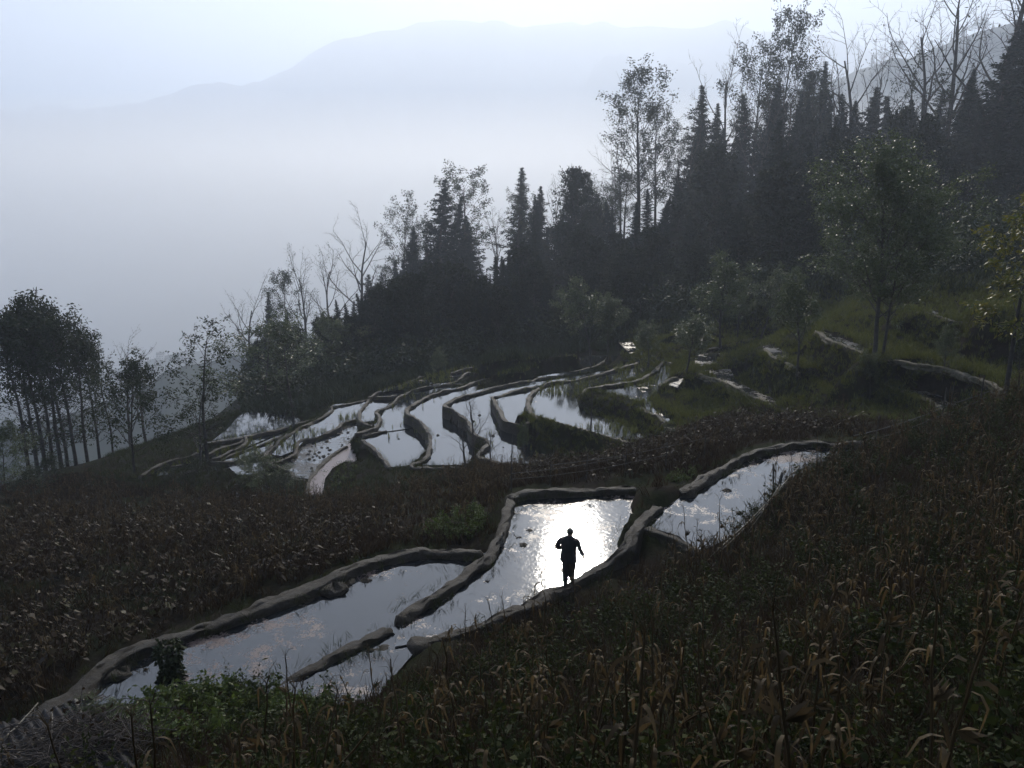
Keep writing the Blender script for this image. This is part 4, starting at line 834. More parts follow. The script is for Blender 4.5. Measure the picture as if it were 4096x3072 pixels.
# ---- small far trees on the misty spurs
rng = np.random.default_rng(12)
for Cc, hh, lo, hi, nn, lab, grp, s0 in [(spurC, spurH, 1900, 4100, 70, "faint tree on the crest of the misty spur behind the forest", "far trees on the misty spur", 14), (hillC, hillH, 430, 1100, 26, "hazy bush on the hill beyond the lowest terraces", "hazy bushes on the near hill", 5)]:
    X = to_px(Cc)[0]; ok = np.where((X > lo) & (X < hi))[0]
    for k in range(nn):
        i = int(rng.choice(ok)); f = rng.uniform(-.2, .5); p = Cc[i]; o = p[:2] / np.linalg.norm(p[:2]); q = p[:2] + rng.normal(size=2) * 6
        put_tree(["conifer", "round", "open"][int(rng.integers(0, 3))], int(rng.integers(0, 4)), q[0], q[1], s0 * rng.uniform(.6, 1.3), lab, "far_tree", "tree", grp, rng.uniform(.9, 1.5), z=p[2] + hh[i] - 1)
# ================================================================== FIELDS
def scatter(n, xr, yr, poly, seed, bund=.5, pond=True, dens=None):
    """standing places on the ground whose foot lies in an area of the hillside"""
    rng = np.random.default_rng(seed); x = rng.uniform(*xr, n); y = rng.uniform(*yr, n)
    z = ground_z(x, y); px, py = to_px(np.stack([x, y, z], -1)); k = in_poly(px, py, poly) & (y > 3)
    x, y, z, px, py = x[k], y[k], z[k], px[k], py[k]
    if pond: q = ~is_pond(x, y); x, y, z, px, py = x[q], y[q], z[q], px[q], py[q]
    if bund: q = ~near_bund(x, y, bund); x, y, z, px, py = x[q], y[q], z[q], px[q], py[q]
    if dens is not None: q = rng.random(len(x)) < dens(x, y, px, py); x, y, z, px, py = x[q], y[q], z[q], px[q], py[q]
    return np.stack([x, y, z], -1), px, py
def merge(mb, protos, P, seed, s0=.7, s1=1.2, tilt=.12):
    rng = np.random.default_rng(seed); who = rng.integers(0, len(protos), len(P))
    for k, (v, q) in enumerate(protos):
        I = np.where(who == k)[0]; m = len(I)
        if m == 0: continue
        a = rng.uniform(0, 6.283, m); s = rng.uniform(s0, s1, m); c, sn = np.cos(a) * s, np.sin(a) * s
        x = v[None, :, 0] * c[:, None] - v[None, :, 1] * sn[:, None]; y = v[None, :, 0] * sn[:, None] + v[None, :, 1] * c[:, None]
        z = np.broadcast_to(v[None, :, 2], x.shape) * s[:, None]
        tx, ty = rng.normal(size=(2, m)) * tilt
        V = np.stack([x + z * tx[:, None], y + z * ty[:, None], z], -1) + P[I][:, None]
        Q = (q[None] + (np.arange(m) * len(v))[:, None, None]).reshape(-1, 4)
        mb.add(V.reshape(-1, 3), Q)
def ribbon(mb, p, az, up, L, w, droop, rng, n=6):
    """a strap leaf that rises, bends and hangs"""
    t = np.linspace(0, 1, n); e = np.maximum(up - droop * t * 2.4, -1.45 + .25 * np.sin(az * 5))
    st = np.stack([np.cos(e) * math.cos(az), np.cos(e) * math.sin(az), np.sin(e)], -1) * L / n
    c = p + np.cumsum(st, 0); s = np.array([-math.sin(az), math.cos(az), 0]) + np.array([0, 0, rng.normal() * .5]); s = s / np.linalg.norm(s)
    tw = rng.normal() * .8 * t[:, None]; s = norm(s * np.cos(tw) + np.array([0, 0, 1.]) * np.sin(tw))
    ww = w * np.sin(np.pi * (.18 + .8 * t)) ** .8
    V = np.concatenate([c - s * ww[:, None] / 2, c + s * ww[:, None] / 2]); i = np.arange(n - 1)
    mb.add(V, np.stack([i, i + 1, n + i + 1, n + i], -1))
def corn(seed, kind):
    rng = np.random.default_rng(seed); st, lf = MB(), MB(); H = dict(tall=1.65, bent=1.3, stub=.7, lean=1.4)[kind] * rng.uniform(.9, 1.1)
    n = 8; t = np.linspace(0, 1, n); az = rng.uniform(0, 6.28); ln = dict(tall=.08, bent=.15, stub=.1, lean=.55)[kind]
    P = np.stack([math.cos(az) * ln * H * t ** 1.3 + rng.normal(size=n) * .008, math.sin(az) * ln * H * t ** 1.3 + rng.normal(size=n) * .008, H * t * (1 - .2 * ln) - .1], -1)
    rad = .017 * (1 - .5 * t)
    if kind == "bent":
        k = P[-1]; P = np.concatenate([P, [k + [.12 * math.cos(az), .12 * math.sin(az), .02], k + [.3 * math.cos(az), .3 * math.sin(az), -.25], k + [.36 * math.cos(az), .36 * math.sin(az), -.6]]]); rad = np.concatenate([rad, [.007, .006, .004]])
    tube(st, P, rad, 4, False)
    if kind == "tall":
        for k in range(6):
            a = rng.uniform(0, 6.28); tube(st, [P[-1], P[-1] + [.06 * math.cos(a), .06 * math.sin(a), .12], P[-1] + [.16 * math.cos(a), .16 * math.sin(a), .17]], [.004, .003, .002], 3, False)
    m = dict(tall=9, bent=9, stub=4, lean=7)[kind]
    for k in range(m):
        q = rng.uniform(.12, .95); b = np.array([np.interp(q, np.linspace(0, 1, len(P)), P[:, j]) for j in range(3)])
        ribbon(lf, b, az + k * 2.6 + rng.normal() * .5, rng.uniform(.5, 1.35), rng.uniform(.28, .55), rng.uniform(.02, .045), rng.uniform(1.1, 2.2), rng)
    if kind != "stub" and rng.random() < .7:
        b = P[int(n * .55)]; a = rng.uniform(0, 6.28); leaves(lf, rng, np.repeat(b[None], 5, 0), np.array([[math.cos(a), math.sin(a), .6]]) + rng.normal(size=(5, 3)) * .25, .22, .06)
    return st, lf
CK = [("tall", "tall upright dried corn stalk with tassel and hanging leaves in the weedy near slope"), ("bent", "dried corn stalk with snapped top hanging down in the weedy near slope"),
      ("stub", "short broken corn stub with few dry leaves in the weedy near slope"), ("lean", "dried corn stalk leaning far over in the weedy near slope")]
CORN = []
for k in range(12):
    kd, lab = CK[[0, 1, 0, 3, 0, 2, 0, 1, 3, 0, 2, 0][k]]
    st, lf = corn(200 + k, kd); CORN.append((st, lf, st.mesh("corn_stalk", M["straw"]), lf.mesh("corn_leaves", M["straw"]), lab, kd))
def cat2(st, lf):
    a, b = st.arrays(), lf.arrays(); return np.concatenate([a[0], b[0]]), np.concatenate([a[1], b[1] + len(a[0])])
CORNP = [cat2(c[0], c[1]) for c in CORN]
LEFT2 = [(-300, 2980), (60, 2885), (280, 2750), (400, 2640), (780, 2480), (1000, 2410), (1290, 2300), (1560, 2190), (1880, 2180), (1985, 2160), (2005, 2060), (2030, 1955), (2520, 1935), (2540, 2060), (2640, 1990), (2750, 1940), (3000, 1785), (3300, 1752), (3560, 1745), (3560, 1690), (3350, 1650), (3100, 1620), (2950, 1640), (2750, 1710), (2600, 1770), (2400, 1845), (2150, 1850), (1900, 1860), (1700, 1920), (1500, 1980), (1200, 2005), (1000, 1965), (700, 1945), (560, 1955), (300, 1880), (-300, 1940)]
NEAR2 = [(4400, 1580), (4096, 1600), (3900, 1640), (3726, 1690), (3500, 1770), (3440, 1810), (3280, 1862), (3130, 1945), (2935, 2130), (2760, 2215), (2560, 2265), (2300, 2410), (2000, 2520), (1700, 2670), (1500, 2790), (1320, 2830), (1180, 2810), (1000, 2770), (420, 2930), (380, 3100), (-200, 3100), (-200, 4600), (5600, 4600), (5600, 1500)]
NEAR = [(4400, 1580), (4096, 1600), (3900, 1640), (3726, 1690), (3500, 1770), (3440, 1810), (3280, 1862), (3130, 1945), (2935, 2130), (2760, 2215), (2600, 2310), (2300, 2475), (2000, 2610), (1700, 2790), (1500, 2900), (1320, 2930), (1200, 2900), (1100, 2790), (1000, 2780), (700, 2830), (420, 2930), (380, 3100), (-200, 3100), (-200, 4600), (5600, 4600), (5600, 1500)]
LEFT = [(-300, 2960), (60, 2870), (280, 2730), (400, 2620), (780, 2465), (1000, 2395), (1290, 2285), (1560, 2175), (1880, 2165), (1960, 2160), (1990, 2060), (2015, 1955), (2560, 1915), (2700, 1890), (3000, 1765), (3300, 1740), (3470, 1745), (3350, 1670), (3100, 1640), (2950, 1655), (2750, 1720), (2600, 1780), (2400, 1850), (2250, 1865), (1900, 1880), (1700, 1935), (1500, 1990), (1200, 2005), (1000, 1990), (760, 1978), (560, 1985), (300, 1900), (-300, 1950)]
GREENS = [(430, 2860), (700, 2775), (1000, 2720), (1150, 2690), (1240, 2730), (1330, 2840), (1250, 2920), (1000, 2965), (800, 3000), (560, 2960)]
# ---- corn
Pn, px, py = scatter(6200, (-14, 26), (4.5, 31), NEAR, 1, .3, dens=lambda x, y, u, v: np.where((v > 2850) & (u < 900), .08, np.where(u < 1750, .35, 1) * np.clip(.38 + 1.6 * fbm(x * .45, y * .45, 3, 4), .03, 1)) * np.where(in_poly(u, v, GREENS), .1, 1))
infr = (px > -150) & (px < 4250) & (py < 3500)
Pn, px, py = Pn[infr], px[infr], py[infr]
order = np.argsort(np.linalg.norm(Pn - [0, 0, CAM_Z], axis=1)); vis = [i for i in order if py[i] < 3330]
ind = vis[:290]; rest = [i for i in order if i not in set(ind)]
rng = np.random.default_rng(3)
for i in ind:
    k = int(rng.integers(0, len(CORN))); c = CORN[k]
    r = empty("corn_plant", Pn[i], rng.uniform(0, 6.28), float(rng.uniform(.65, 1.1))); r.rotation_euler = (rng.normal() * .1, rng.normal() * .1, rng.uniform(0, 6.28))
    tag(r, c[4], "corn stalk", {"tall": "upright dried corn stalks", "bent": "snapped dried corn stalks", "stub": "broken corn stubs", "lean": "leaning dried corn stalks"}[c[5]])
    link("stalk", c[2], r); link("foliage", c[3], r)
mb = MB(); merge(mb, CORNP, Pn[rest], 5, .6, 1.1, .1)
Pl, px, py = scatter(11000, (-45, 24), (12, 56), LEFT, 2, .5, dens=lambda x, y, u, v: np.where(u < 2100, np.clip((u - 700) / 700, 0, 1) * .75 + np.clip((2250 - v) / 250, .55, .8), .25) * np.clip(.55 + fbm(x * .4, y * .4, 2, 8), .1, 1))
merge(mb, CORNP, Pl, 6, .55, .95, .1)
tag(mb.build("corn_crop", M["straw"]), "dry brown corn standing thick across the slopes", kind="stuff")
# ---- dried broad-leaved crop with shining leaves
def bean(seed):
    rng = np.random.default_rng(seed); mb = MB(); H = rng.uniform(.35, .7)
    tube(mb, [[0, 0, -.1], [rng.normal() * .05, rng.normal() * .05, H * .5], [rng.normal() * .1, rng.normal() * .1, H]], [.012, .01, .006], 3, False)
    m = 13; z = rng.uniform(.2, 1.05, m) * H; a = rng.uniform(0, 6.28, m); r = rng.uniform(.02, .2, m)
    c = np.stack([np.cos(a) * r, np.sin(a) * r, z], -1); d = np.stack([np.cos(a), np.sin(a), rng.normal(size=m) * .5 - .35], -1)
    n = len(c); s = norm(np.stack([-np.sin(a), np.cos(a), rng.normal(size=m) * .6], -1)); L = (.05 + .15 * rng.random(m) ** 2.5)[:, None]; W = L * rng.uniform(.5, .9, m)[:, None]
    V = np.stack([c, c + d * L * .35 + s * W * .5, c + d * L - [0, 0, .04], c + d * L * .35 - s * W * .5], 1); mb.add(V.reshape(-1, 3), np.arange(n * 4).reshape(-1, 4))
    return mb.arrays()[:2]
BEAN = [bean(k) for k in range(10)]
Pb, px, py = scatter(30000, (-45, 26), (12, 56), LEFT, 9, .45, dens=lambda x, y, u, v: np.where(u < 2100, np.clip((v - 2020) / 150, .05, 1) * np.clip((1900 - u) / 700, .06, 1), .95) * np.clip(.75 + 1.5 * fbm(x * .45, y * .45, 3, 6), .1, 1))
mb = MB(); merge(mb, BEAN, Pb, 10, .7, 1.25, .25)
tag(mb.build("bean_crop", M["dryleaf"]), "dried broad-leaved crop with shining brown leaves", kind="stuff")
# ---- low weeds and grass
def weed(seed, H, nl, sz, wl=.5):
    rng = np.random.default_rng(seed); mb = MB(); c, d = [], []
    for k in range(int(rng.integers(4, 7))):
        a = rng.uniform(0, 6.28); ln = rng.uniform(.1, .7); hh = H * rng.uniform(.5, 1.1)
        p = lambda t: np.array([math.cos(a) * ln * hh * t ** 1.5, math.sin(a) * ln * hh * t ** 1.5, hh * t])
        tube(mb, [p(0), p(.5), p(1)], [.004, .003, .002], 3, False)
        for t in np.linspace(.2, 1, nl): c.append(p(t)); d.append(rng.normal(size=3) * [1, 1, .5] + [0, 0, .1])
    leaves(mb, rng, np.array(c), np.array(d), sz * rng.uniform(.6, 1.3, len(c)), sz * wl)
    return mb.arrays()[:2]
def grass(seed, H, nb, w, spread=.09):
    rng = np.random.default_rng(seed); mb = MB()
    for k in range(nb):
        a = rng.uniform(0, 6.28); o = rng.normal(size=2) * spread; L = H * rng.uniform(.5, 1.15); ln = rng.uniform(.1, .6)
        b = np.array([o[0], o[1], 0]); m = b + [math.cos(a) * ln * L * .35, math.sin(a) * ln * L * .35, L * .6]; e = b + [math.cos(a) * ln * L, math.sin(a) * ln * L, L * .95]
        s = np.array([-math.sin(a), math.cos(a), 0]) * w
        mb.add([b - s, b + s, m + s * .8, m - s * .8], [(0, 1, 2, 3)]); mb.add([m - s * .8, m + s * .8, e + s * .1, e - s * .1], [(0, 1, 2, 3)])
    return mb.arrays()[:2]
WEED = [weed(k, .5, 13, [.045, .06, .05, .075][k % 4]) for k in range(8)]; GRASS = [grass(k, .3, 9, .006) for k in range(6)]; TUFT = [grass(40 + k, .45, 12, .014, .12) for k in range(6)]
Pw, px, py = scatter(20000, (-14, 27), (4.5, 32), NEAR, 21, .35, dens=lambda x, y, u, v: np.clip(.7 + 1.9 * fbm(x * .3, y * .3, 3, 14), .06, 1) * ((u > -300) & (u < 4400) & (v < 3500)))
mb = MB(); merge(mb, WEED, Pw[::2], 22, .4, 1.0, .3); merge(mb, WEED, Pw[1::2], 28, .6, 1.7, .3)
tag(mb.build("weeds", M["weed"]), "small-leaved green weeds between the corn", kind="stuff")
Pg, px, py = scatter(22000, (-14, 27), (4.5, 32), NEAR2, 23, .25)
mb = MB(); merge(mb, GRASS, Pg, 24, .8, 1.6, .3)
LW = [weed(60 + k, .45, 7, .13) for k in range(6)]
Pg2, px, py = scatter(46000, (-45, 26), (12, 58), LEFT2, 25, .25, dens=lambda x, y, u, v: np.clip(.55 + 1.3 * fbm(x * .25, y * .25, 3, 31), .2, 1))
merge(mb, TUFT, Pg2, 26, .5, 1.1, .3)
tag(mb.build("dry_grass", M["brown"]), "thin brown grass under the crops", kind="stuff")
# ---- the green hillside above the middle ponds
HILL = [(2500, 1650), (2600, 1560), (2480, 1420), (2500, 1330), (2700, 1270), (3000, 1225), (3300, 1120), (4200, 1080), (4300, 1600), (4096, 1610), (3850, 1650), (3700, 1690), (3480, 1740), (3300, 1690), (3100, 1645), (2900, 1655), (2760, 1700)]
Ph, px, py = scatter(52000, (5, 70), (38, 100), HILL, 31, .2)
mb = MB(); merge(mb, TUFT, Ph, 32, .5, 1.15, .3)
RIM = [(700, 1480), (1050, 1560), (1300, 1600), (1500, 1560), (1750, 1470), (1850, 1490), (1990, 1520), (2150, 1470), (2200, 1420), (2450, 1400), (2500, 1330), (1900, 1390), (1400, 1500), (1000, 1570)]
Pr, px, py = scatter(30000, (-40, 22), (50, 110), RIM, 33, .3)
MIDP = [(250, 1960), (600, 1700), (1000, 1600), (1500, 1500), (2400, 1400), (2500, 1700), (2250, 1890), (1500, 2010), (700, 1965)]
Pm, px, py = scatter(26000, (-45, 14), (40, 85), MIDP, 37, .2)
mb2 = MB(); merge(mb2, GRASS, Pm, 38, .6, 1.5, .4); merge(mb2, TUFT, Pr, 34, .8, 1.6, .3)
k_ = []
rng = np.random.default_rng(8)
for S in BUNDR:
    m = int(len(S) * .9); i = rng.integers(0, len(S), m); t_ = norm(np.gradient(S[:, :2], axis=0))[i]; sd = rng.choice([-1, 1], m) * rng.uniform(.2, .36, m) * (1.4 if S[:, 1].mean() < 36 else 1)
    k_.append(np.stack([S[i, 0] - t_[:, 1] * sd, S[i, 1] + t_[:, 0] * sd, S[i, 2] - np.where(S[:, 1].mean() < 36, .12, .2)], -1))
merge(mb2, GRASS, np.concatenate(k_[:8]), 35, .4, 1.0, .5)
tag(mb2.build("rough_grass", M["weed"]), "dull rough grass on the slopes round the middle ponds", kind="stuff")
merge(mb, GRASS, np.concatenate(k_[8:]), 35, .4, .9, .4)
wl = []
for ib in list(range(36, len(BUND))) + [9, 11, 10]:
    S = BUNDR[ib]; m = int(len(S) * 11); i = rng.integers(0, len(S), m); t_ = norm(np.gradient(S[:, :2], axis=0)); nr = np.stack([-t_[:, 1], t_[:, 0]], -1); fl = np.sign((nr * -S[:, :2]).sum(1)); nr = nr * fl[:, None]
    sd = rng.uniform(-1.2, 1.9, m); x = S[i, 0] + nr[i, 0] * sd; y = S[i, 1] + nr[i, 1] * sd; k = (abs(sd) > .14) & ~is_pond(x, y)
    wl.append(np.stack([x[k], y[k], ground_z(x[k], y[k]) - .03], -1))
merge(mb, TUFT, np.concatenate(wl), 36, .4, .95, .5)
tag(mb.build("grass", M["grass"]), "short tufted grass on terrace walls and banks", kind="stuff")
# ---- rice stubble standing in the ponds
mb = MB(); rng = np.random.default_rng(41)
RICE = [grass(70 + k, .42, 8, .012, .06) for k in range(6)]
for (kd, z, P), dn in [(q, {"reed": 6.5, "clear": .4, "mud": .25, "scum": .12}.get(q[0], 0)) for q in PONDW]:
    lo, hi = P[:, :2].min(0), P[:, :2].max(0); m = int((hi - lo).prod() * dn)
    x = rng.uniform(lo[0], hi[0], m); y = rng.uniform(lo[1], hi[1], m)
    f = fbm(x * .22, y * .22, 2, 77); k = in_poly(x, y, P) & ((f > -.02) if kd == "reed" else (f > .1))
    if k.sum(): merge(mb, RICE, np.stack([x[k], y[k], np.full(k.sum(), z - .02)], -1), int(rng.integers(1e6)), .6, 1.3, .15)
for z, P in TREADW:
    lo, hi = P[:, :2].min(0), P[:, :2].max(0); m = int((hi - lo).prod() * 7); x = rng.uniform(lo[0], hi[0], m); y = rng.uniform(lo[1], hi[1], m); k = in_poly(x, y, P) & (fbm(x * .3, y * .3, 2, 17) > -.1) & ~is_pond(x, y)
    if k.sum(): merge(mb, RICE, np.stack([x[k], y[k], ground_z(x[k], y[k])], -1), int(rng.integers(1e6)), .6, 1.2, .15)
tag(mb.build("rice_stubble", M["rice"]), "yellow-green rice stubble standing in the ponds", kind="stuff")
# ---- bright leaves by the near pond, and vegetables
BL = [weed(80 + k, [.3, .42, .36, .5, .28, .4][k], 11, [.09, .12, .1, .13, .08, .11][k], .45) for k in range(6)]
Pq, px, py = scatter(3000, (-12, 2), (9, 20), GREENS, 51, .2)
mb = MB(); merge(mb, BL, Pq[:560], 52, .6, 1.2, .3)
tag(mb.build("leafy_herbs", M["green"]), "bright green leafy herbs at the near pond edge", kind="stuff")
VEG = [(1690, 2150), (1750, 2090), (1850, 2050), (1930, 2060), (1950, 2110), (1900, 2160), (1800, 2175)]
Pv, px, py = scatter(4000, (-8, 0), (23, 34), VEG, 53, .3)
mb = MB(); merge(mb, BL, Pv[:160], 54, .5, 1.0, .3)
VEG2 = [(2650, 1930), (2700, 1895), (2810, 1875), (2790, 1900), (2740, 1935)]
Pv, px, py = scatter(6000, (3, 12), (24, 36), VEG2, 55, .3); merge(mb, BL, Pv[:60], 56, .35, .7, .3)
G3 = [(1300, 1960), (1290, 1900), (1340, 1860), (1420, 1835), (1430, 1950)]
Pv, px, py = scatter(9000, (-20, -5), (38, 60), G3, 57, .3, pond=False); merge(mb, BL, Pv[:90], 58, .35, .7, .3)
tag(mb.build("vegetable_patch", M["green"]), "green vegetables in patches below the bunds", kind="stuff")
# ---- scrub at the forest foot
SC = []
for k in range(5):
    rng = np.random.default_rng(300 + k); b = MB(); n = 260; c = rng.normal(size=(n, 3)) * [.75, .75, .5] + [0, 0, .8]; leaves(b, rng, c, rng.normal(size=(n, 3)), .26, .13); SC.append(b.arrays()[:2])
FOOT = [(980, 1620), (1200, 1600), (1400, 1540), (1750, 1480), (2000, 1420), (2300, 1355), (2700, 1270), (3000, 1230), (3300, 1145), (3700, 1110), (4300, 1110), (4300, 900), (3300, 900), (2700, 1050), (2000, 1250), (1400, 1400), (980, 1520)]
Pf, px, py = scatter(2200, (-45, 110), (60, 165), FOOT, 61, 0)
mb = MB(); merge(mb, SC, Pf[:1300], 62, .8, 2.2, .2)
FT = [(p[0], p[1] + 60) for p in FOOT[:11]] + FOOT[11:]
Pt, px, py = scatter(60000, (-45, 110), (52, 165), FT, 63, 0)
merge(mb, TUFT, Pt[:22000], 64, 1.2, 2.6, .3)
tag(mb.build("undergrowth", M["broad"]), "dark scrub filling the forest floor", kind="stuff")
# ================================================================== SINGLE THINGS
# ---- mud clods in the near ponds
clods = [(2043, 2255, .0, 58, "largest dark mud clod in the glittering pond, ringed with scum"), (2093, 2180, .1, 40, "pointed mud clod in the glittering pond above the largest one"), (2078, 2150, .1, 20, "tiny mud clod in the glittering pond near the sloping bund"),
  (2120, 2122, .1, 30, "flat sliver of mud in the glittering pond level with the person's head"), (2422, 1990, .1, 26, "small mud clod by the far bund of the glittering pond"), (1950, 2325, .1, 22, "lone dark clump among scum in the glittering pond's narrow end"),
  (1330, 2360, 0, 120, "widest mud heap in the lower pond beside its long bund"), (1395, 2326, 0, 60, "mud clod just behind the widest heap in the lower pond"), (1464, 2322, 0, 44, "mud clod farthest from the frame edge in the lower pond's row"),
  (1229, 2402, 0, 52, "round dark mud clod before the widest heap in the lower pond"), (995, 2465, 0, 50, "mud clod in the lower pond near two thin shadows"), (939, 2493, 0, 34, "faint flat mud clod in the lower pond past the rounder one"),
  (470, 2698, 0, 100, "twiggy mud heap at the shallow end of the lower pond"), (579, 2680, 0, 26, "small dark lump near the twiggy mud heap"), (2907, 1962, .7, 40, "dark mud clod in the middle of the upper pond"), (2957, 2052, .7, 34, "mud clod in the upper pond close to the lying bamboo poles")]
for i, (px, py, z, wpx, lab) in enumerate(clods):
    P = at_z(px, py, z); s = wpx * np.linalg.norm(P - [0, 0, CAM_Z]) / F_ * .5; rng = np.random.default_rng(i)
    u, v = np.meshgrid(np.linspace(0, 1, 17), np.linspace(0, 1, 8)); th = u * 2 * math.pi
    rr = (1 + .55 * fbm(np.cos(th) * 2 + i * 9, np.sin(th) * 2 + v * 3, 3, i)) * s * np.sin(v * math.pi / 2) ** .8
    zz = np.cos(v * math.pi / 2) * s * .5 * (1 + .5 * fbm(np.cos(th) * 3 + 4, np.sin(th) * 3 + i, 2, 5)) - .04
    mb = MB(); k = np.arange(7)[:, None] * 17 + np.arange(16)[None]
    mb.add(np.stack([rr * np.cos(th), rr * np.sin(th), zz], -1).reshape(-1, 3), np.stack([k, k + 17, k + 18, k + 1], -1).reshape(-1, 4))
    r = empty("mud_clod", P); tag(r, lab, "mud clod", "mud clods in the near ponds"); mb.build("lump", M["mud"], r, True)
    g = MB(); leaves(g, rng, rng.normal(size=(26, 3)) * [s * .5, s * .5, 0] + [0, 0, s * .22], rng.normal(size=(26, 3)) * [1, 1, .5], s * .55 + .03, .02); g.build("straw", M["brown"], r)
# small clods of the silted ponds, past counting
mb = MB(); rng = np.random.default_rng(91); B8 = []
for k in range(5):
    a = np.linspace(0, 2 * math.pi, 7)[:-1]; r_ = rng.uniform(.6, 1.2, 6)
    v = np.concatenate([np.stack([np.cos(a) * r_, np.sin(a) * r_, a * 0 - .1], -1), np.stack([np.cos(a) * r_ * .5, np.sin(a) * r_ * .5, rng.uniform(.35, .6, 6)], -1)])
    q = [(i, (i + 1) % 6, 6 + (i + 1) % 6, 6 + i) for i in range(6)] + [(6, 7, 8, 9), (6, 9, 10, 11)]; B8.append((v, np.array(q)))
for kd, z, P in PONDW:
    if kd not in ("mud",) and z > -6: continue
    lo, hi = P[:, :2].min(0), P[:, :2].max(0); m = int((hi - lo).prod() * (1.6 if kd == "mud" else .12)); x = rng.uniform(lo[0], hi[0], m); y = rng.uniform(lo[1], hi[1], m)
    k = in_poly(x, y, P) & (fbm(x * .35, y * .35, 2, 55) > (.0 if kd == "mud" else .12))
    if k.sum(): merge(mb, B8, np.stack([x[k], y[k], np.full(k.sum(), z)], -1), int(rng.integers(1e6)), .05, .22, .1)
tag(mb.build("mud_lumps", M["mud"]), "scattered mud lumps in the silted ponds", kind="stuff")

# ---- person walking along the bund, seen from behind
M["cloth"] = simple("dark_cloth", [(.3, (.012, .013, .016)), (.7, (.028, .03, .035))], 8, .85, .2, .3)
M["trouser"] = simple("trouser_cloth", [(.3, (.016, .016, .018)), (.7, (.032, .031, .032))], 8, .85, .2, .3)
M["skin"] = simple("skin", [(.3, (.22, .13, .09)), (.7, (.3, .18, .125))], 6, .5, .4, 0)
M["hair"] = simple("hair", [(.3, (.006, .005, .005)), (.7, (.015, .013, .012))], 30, .5, .5, .4)
M["shoe"] = simple("shoe_rubber", [(.3, (.02, .018, .015)), (.7, (.04, .035, .03))], 8, .6, .4, 0)
feet = at_z(2272, 2318, .4); dB = np.argmin([np.linalg.norm(S[:, :2] - feet[:2], axis=1).min() for S in BUNDR]); S_ = BUNDR[dB]; jb = np.argmin(np.linalg.norm(S_[:, :2] - feet[:2], axis=1)); feet = S_[jb] + np.array([0, 0, .0])
man = empty("person", feet, R_(-14), (1.13, 1.13, .98)); tag(man, "person in a dark jacket walking away along the mud bund, one arm bent", "person")
J = []; E = []
def jv(p, r, par=None):
    J.append((p, r)); 
    if par is not None: E.append((par, len(J) - 1))
    return len(J) - 1
pel = jv((0, 0, .92), (.125, .1)); sp1 = jv((0, -.01, 1.12), (.125, .095), pel); ch = jv((.0, -.01, 1.32), (.14, .1), sp1); nk = jv((.005, .0, 1.45), (.055, .055), ch); hd0 = jv((.012, .022, 1.52), (.066, .072), nk); hd1 = jv((.016, .022, 1.6), (.073, .085), hd0); jv((.018, .015, 1.665), (.055, .06), hd1)
jv((.03, .115, 1.565), (.014, .016), hd1); jv((-.068, .02, 1.575), (.012, .02), hd1); jv((.1, .015, 1.575), (.012, .02), hd1)
def arm(s, el, wr, hdir, cur):
    sh = jv((s * .17, -.01, 1.38), (.058, .058), ch); e = jv(el, (.045, .045), sh); m_ = jv(tuple((np.array(el) + np.array(wr)) / 2), (.04, .04), e); w_ = jv(wr, (.028, .028), m_)
    hdv = np.array(hdir) / np.linalg.norm(hdir); pa = jv(tuple(np.array(wr) + hdv * .06), (.036, .02), w_)
    side = np.cross(hdv, [0, 1, 0]); side = side / np.linalg.norm(side); nrm_ = np.cross(side, hdv)
    for f, L in zip((-1.5, -.5, .5, 1.5), (.065, .075, .072, .055)):
        b = np.array(wr) + hdv * .095 + side * f * .019; i0 = jv(tuple(b), (.009, .009), pa); i1 = jv(tuple(b + hdv * L * .5 + nrm_ * cur * .3), (.008, .008), i0); jv(tuple(b + hdv * L * .85 + nrm_ * cur), (.007, .007), i1)
    b = np.array(wr) + hdv * .04 + side * -.034; i0 = jv(tuple(b), (.011, .011), pa); jv(tuple(b + hdv * .045 + side * -.025 + nrm_ * cur * .5), (.009, .009), i0)
arm(-1, (-.285, -.06, 1.13), (-.19, .13, 1.02), (.55, .75, -.1), .03)
arm(1, (.255, .0, 1.13), (.335, .03, .9), (.4, .12, -.9), .02)
for s, kn, an in ((-1, (-.075, .03, .5), (-.065, -.06, .09)), (1, (.07, .07, .5), (.06, .11, .09))):
    h_ = jv((s * .085, 0, .86), (.085, .09), pel); k_ = jv(kn, (.058, .06), h_); a_ = jv(an, (.04, .045), k_); jv((an[0] + s * .02, an[1] + .13, .035), (.035, .028), a_)
me = bpy.data.meshes.new("person_body"); me.from_pydata([p for p, r in J], E, []); me.update()
me.materials.append(M["skin"]); body = link("body", me, man)
body.modifiers.new("skin", "SKIN").use_smooth_shade = True
sv = me.skin_vertices[0]
for i, (p, r) in enumerate(J): sv.data[i].radius = r; sv.data[i].use_root = i == 0
ss = body.modifiers.new("subdivision", "SUBSURF"); ss.levels = 1; ss.render_levels = 2
def loft(mb, rings, k=18, capend=True):
    th = np.linspace(0, 2 * math.pi, k + 1)[:-1]; V = np.concatenate([np.stack([c[0] + rx * np.sign(np.cos(th)) * abs(np.cos(th)) ** .8, c[1] + ry * np.sin(th), np.full(k, c[2]) + .006 * np.sin(th * 5 + i)], -1) for i, (c, rx, ry) in enumerate(rings)])
    n = len(rings); i = np.arange(n - 1)[:, None] * k; j = np.arange(k)[None]
    mb.add(V, np.stack([i + j, i + (j + 1) % k, i + k + (j + 1) % k, i + k + j], -1).reshape(-1, 4))
jk = MB()
